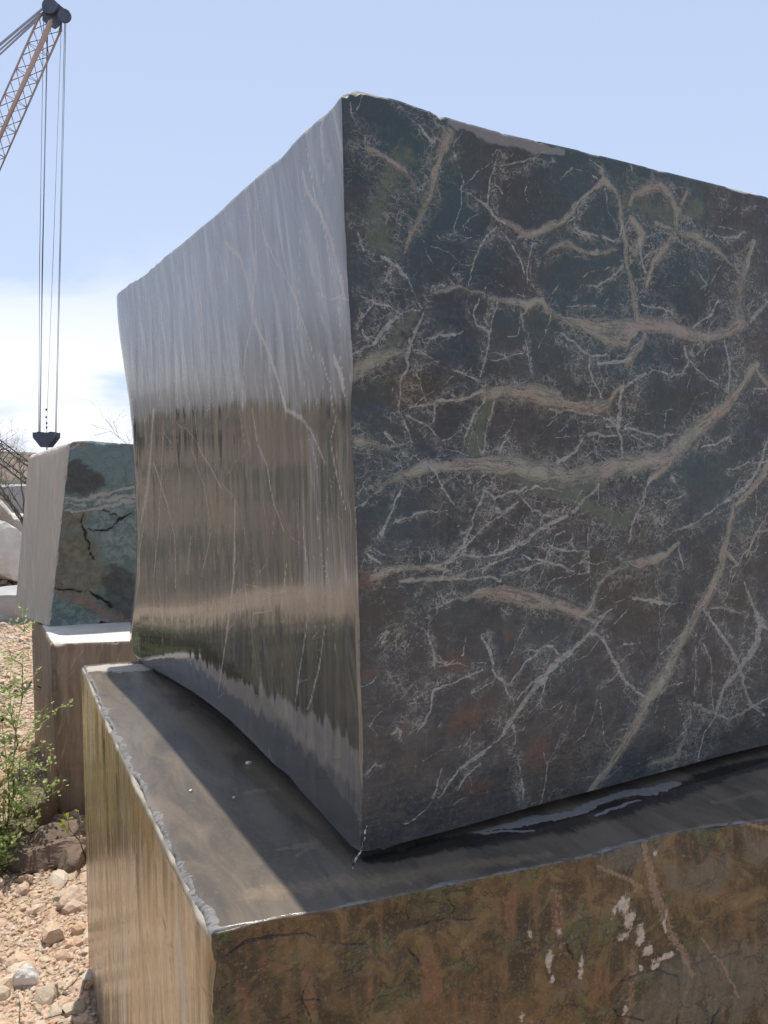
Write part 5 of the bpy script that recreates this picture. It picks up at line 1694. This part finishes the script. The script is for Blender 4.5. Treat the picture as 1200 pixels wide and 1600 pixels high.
lm = mesh_py('leaf', V, F)
lm.materials.append(M_sprig)
rng = random.Random(2)
for (x, y, dx, dz, s) in ((105, 1278, -0.3, 1, .034), (106, 1279, 0.9, 0.5, .032), (104, 1276, 0.5, 0.9, .028), (105, 1290, -0.9, 0.2, .030), (107, 1291, 1, 0.15, .034), (106, 1293, 0.2, -1, .026), (103, 1284, -0.8, 0.6, .024), (126, 1284, 0.8, 0.3, .018), (122, 1267, -0.8, 0.5, .016)):
    o = bpy.data.objects.new('leaf', lm)
    COL.objects.link(o)
    o.parent = sroot
    q = Vector((dx, -0.45, dz)).to_track_quat('X', 'Y')
    o.matrix_local = Matrix.Translation(Vector(at_y(x, y, 2.99)) - sinv) @ q.to_matrix().to_4x4() @ Matrix.Rotation(rng.uniform(0.5, 1.2), 4, 'X') @ Matrix.Scale(s, 4)

# dry stalks in the rubble
for (x, y, dx, dz, lab) in ((30, 1598, 0.0, 0.10, 'thin dry stalk standing upright in the sunlit rubble'), (8, 1375, 0.16, 0.05, 'pale dry stalk lying across the stones below the shaded rocks'), (70, 1592, 0.12, 0.012, 'dry straw lying flat at the bottom of the sunlit rubble')):
    p0 = Vector(at_z(x, y, 0.02))
    solid('dry_stalk', M_twig, lambda V, F: tube(V, F, [Vector((0, 0, 0)), Vector((dx * .5, 0.01, dz * .5 + .005)), Vector((dx, 0.0, dz))], [0.003, 0.0025, 0.0015], 5), None, True, label=lab, cat='stalk', loc=p0)

# ------------------------------------------------------------------ water dribbling off the corner of the marble
Mw, g, b = new_mat('running_water')
b.inputs['Base Color'].default_value = (0.9, 0.95, 1, 1)
b.inputs['Roughness'].default_value = 0.06
b.inputs['IOR'].default_value = 1.33
b.inputs['Transmission Weight'].default_value = 0.55


def trickle(V, F):
    out = -(FL.n if np.dot(FL.n, CO - FL.C) > 0 else -FL.n) * 0
    path = [(573, 1290), (571, 1300), (570, 1310), (567, 1318), (565, 1327), (562, 1334), (557, 1341), (553, 1349), (551, 1357)]
    rng = random.Random(6)
    for j in range(3):
        pts, rr = [], []
        for i, (x, y) in enumerate(path):
            P_ = Vector(at_y(x + rng.gauss(0, 0.9), y, 1.463 if i < 5 else 1.455)) - w0
            pts.append(P_)
            rr.append(rng.choice((0.0007, 0.0012, 0.0018)) * (1.2 if i > 4 else 1))
        tube(V, F, pts, rr, 6)


w0 = Vector(at_z(551, 1357, ZT))
solid('water_trickle', Mw, trickle, None, True, label='thin trickle of water running off the lower front corner of the dark marble block', cat='water', loc=w0)
# small chips of stone lying on the polished top
for (x, y, s, sd, lab) in ((388, 1194, 0.010, 71, 'pale stone chip on the polished top close under the overhang of the marble block'), (298, 1237, 0.006, 72, 'small pale chip on the polished top near the chipped left edge'), (366, 1247, 0.005, 73, 'tiny chip on the polished top below the larger chip')):
    p_ = at_z(x, y, ZT)
    V = stone_shape(I2, sd, 0.5, 6, 0.03) * s
    link('stone_chip', mesh_np('stone_chip', V, I2[1], False), [M_pale], label=lab, cat='stone chip', loc=(p_[0], p_[1], ZT - V[:, 2].min() * 0.8))
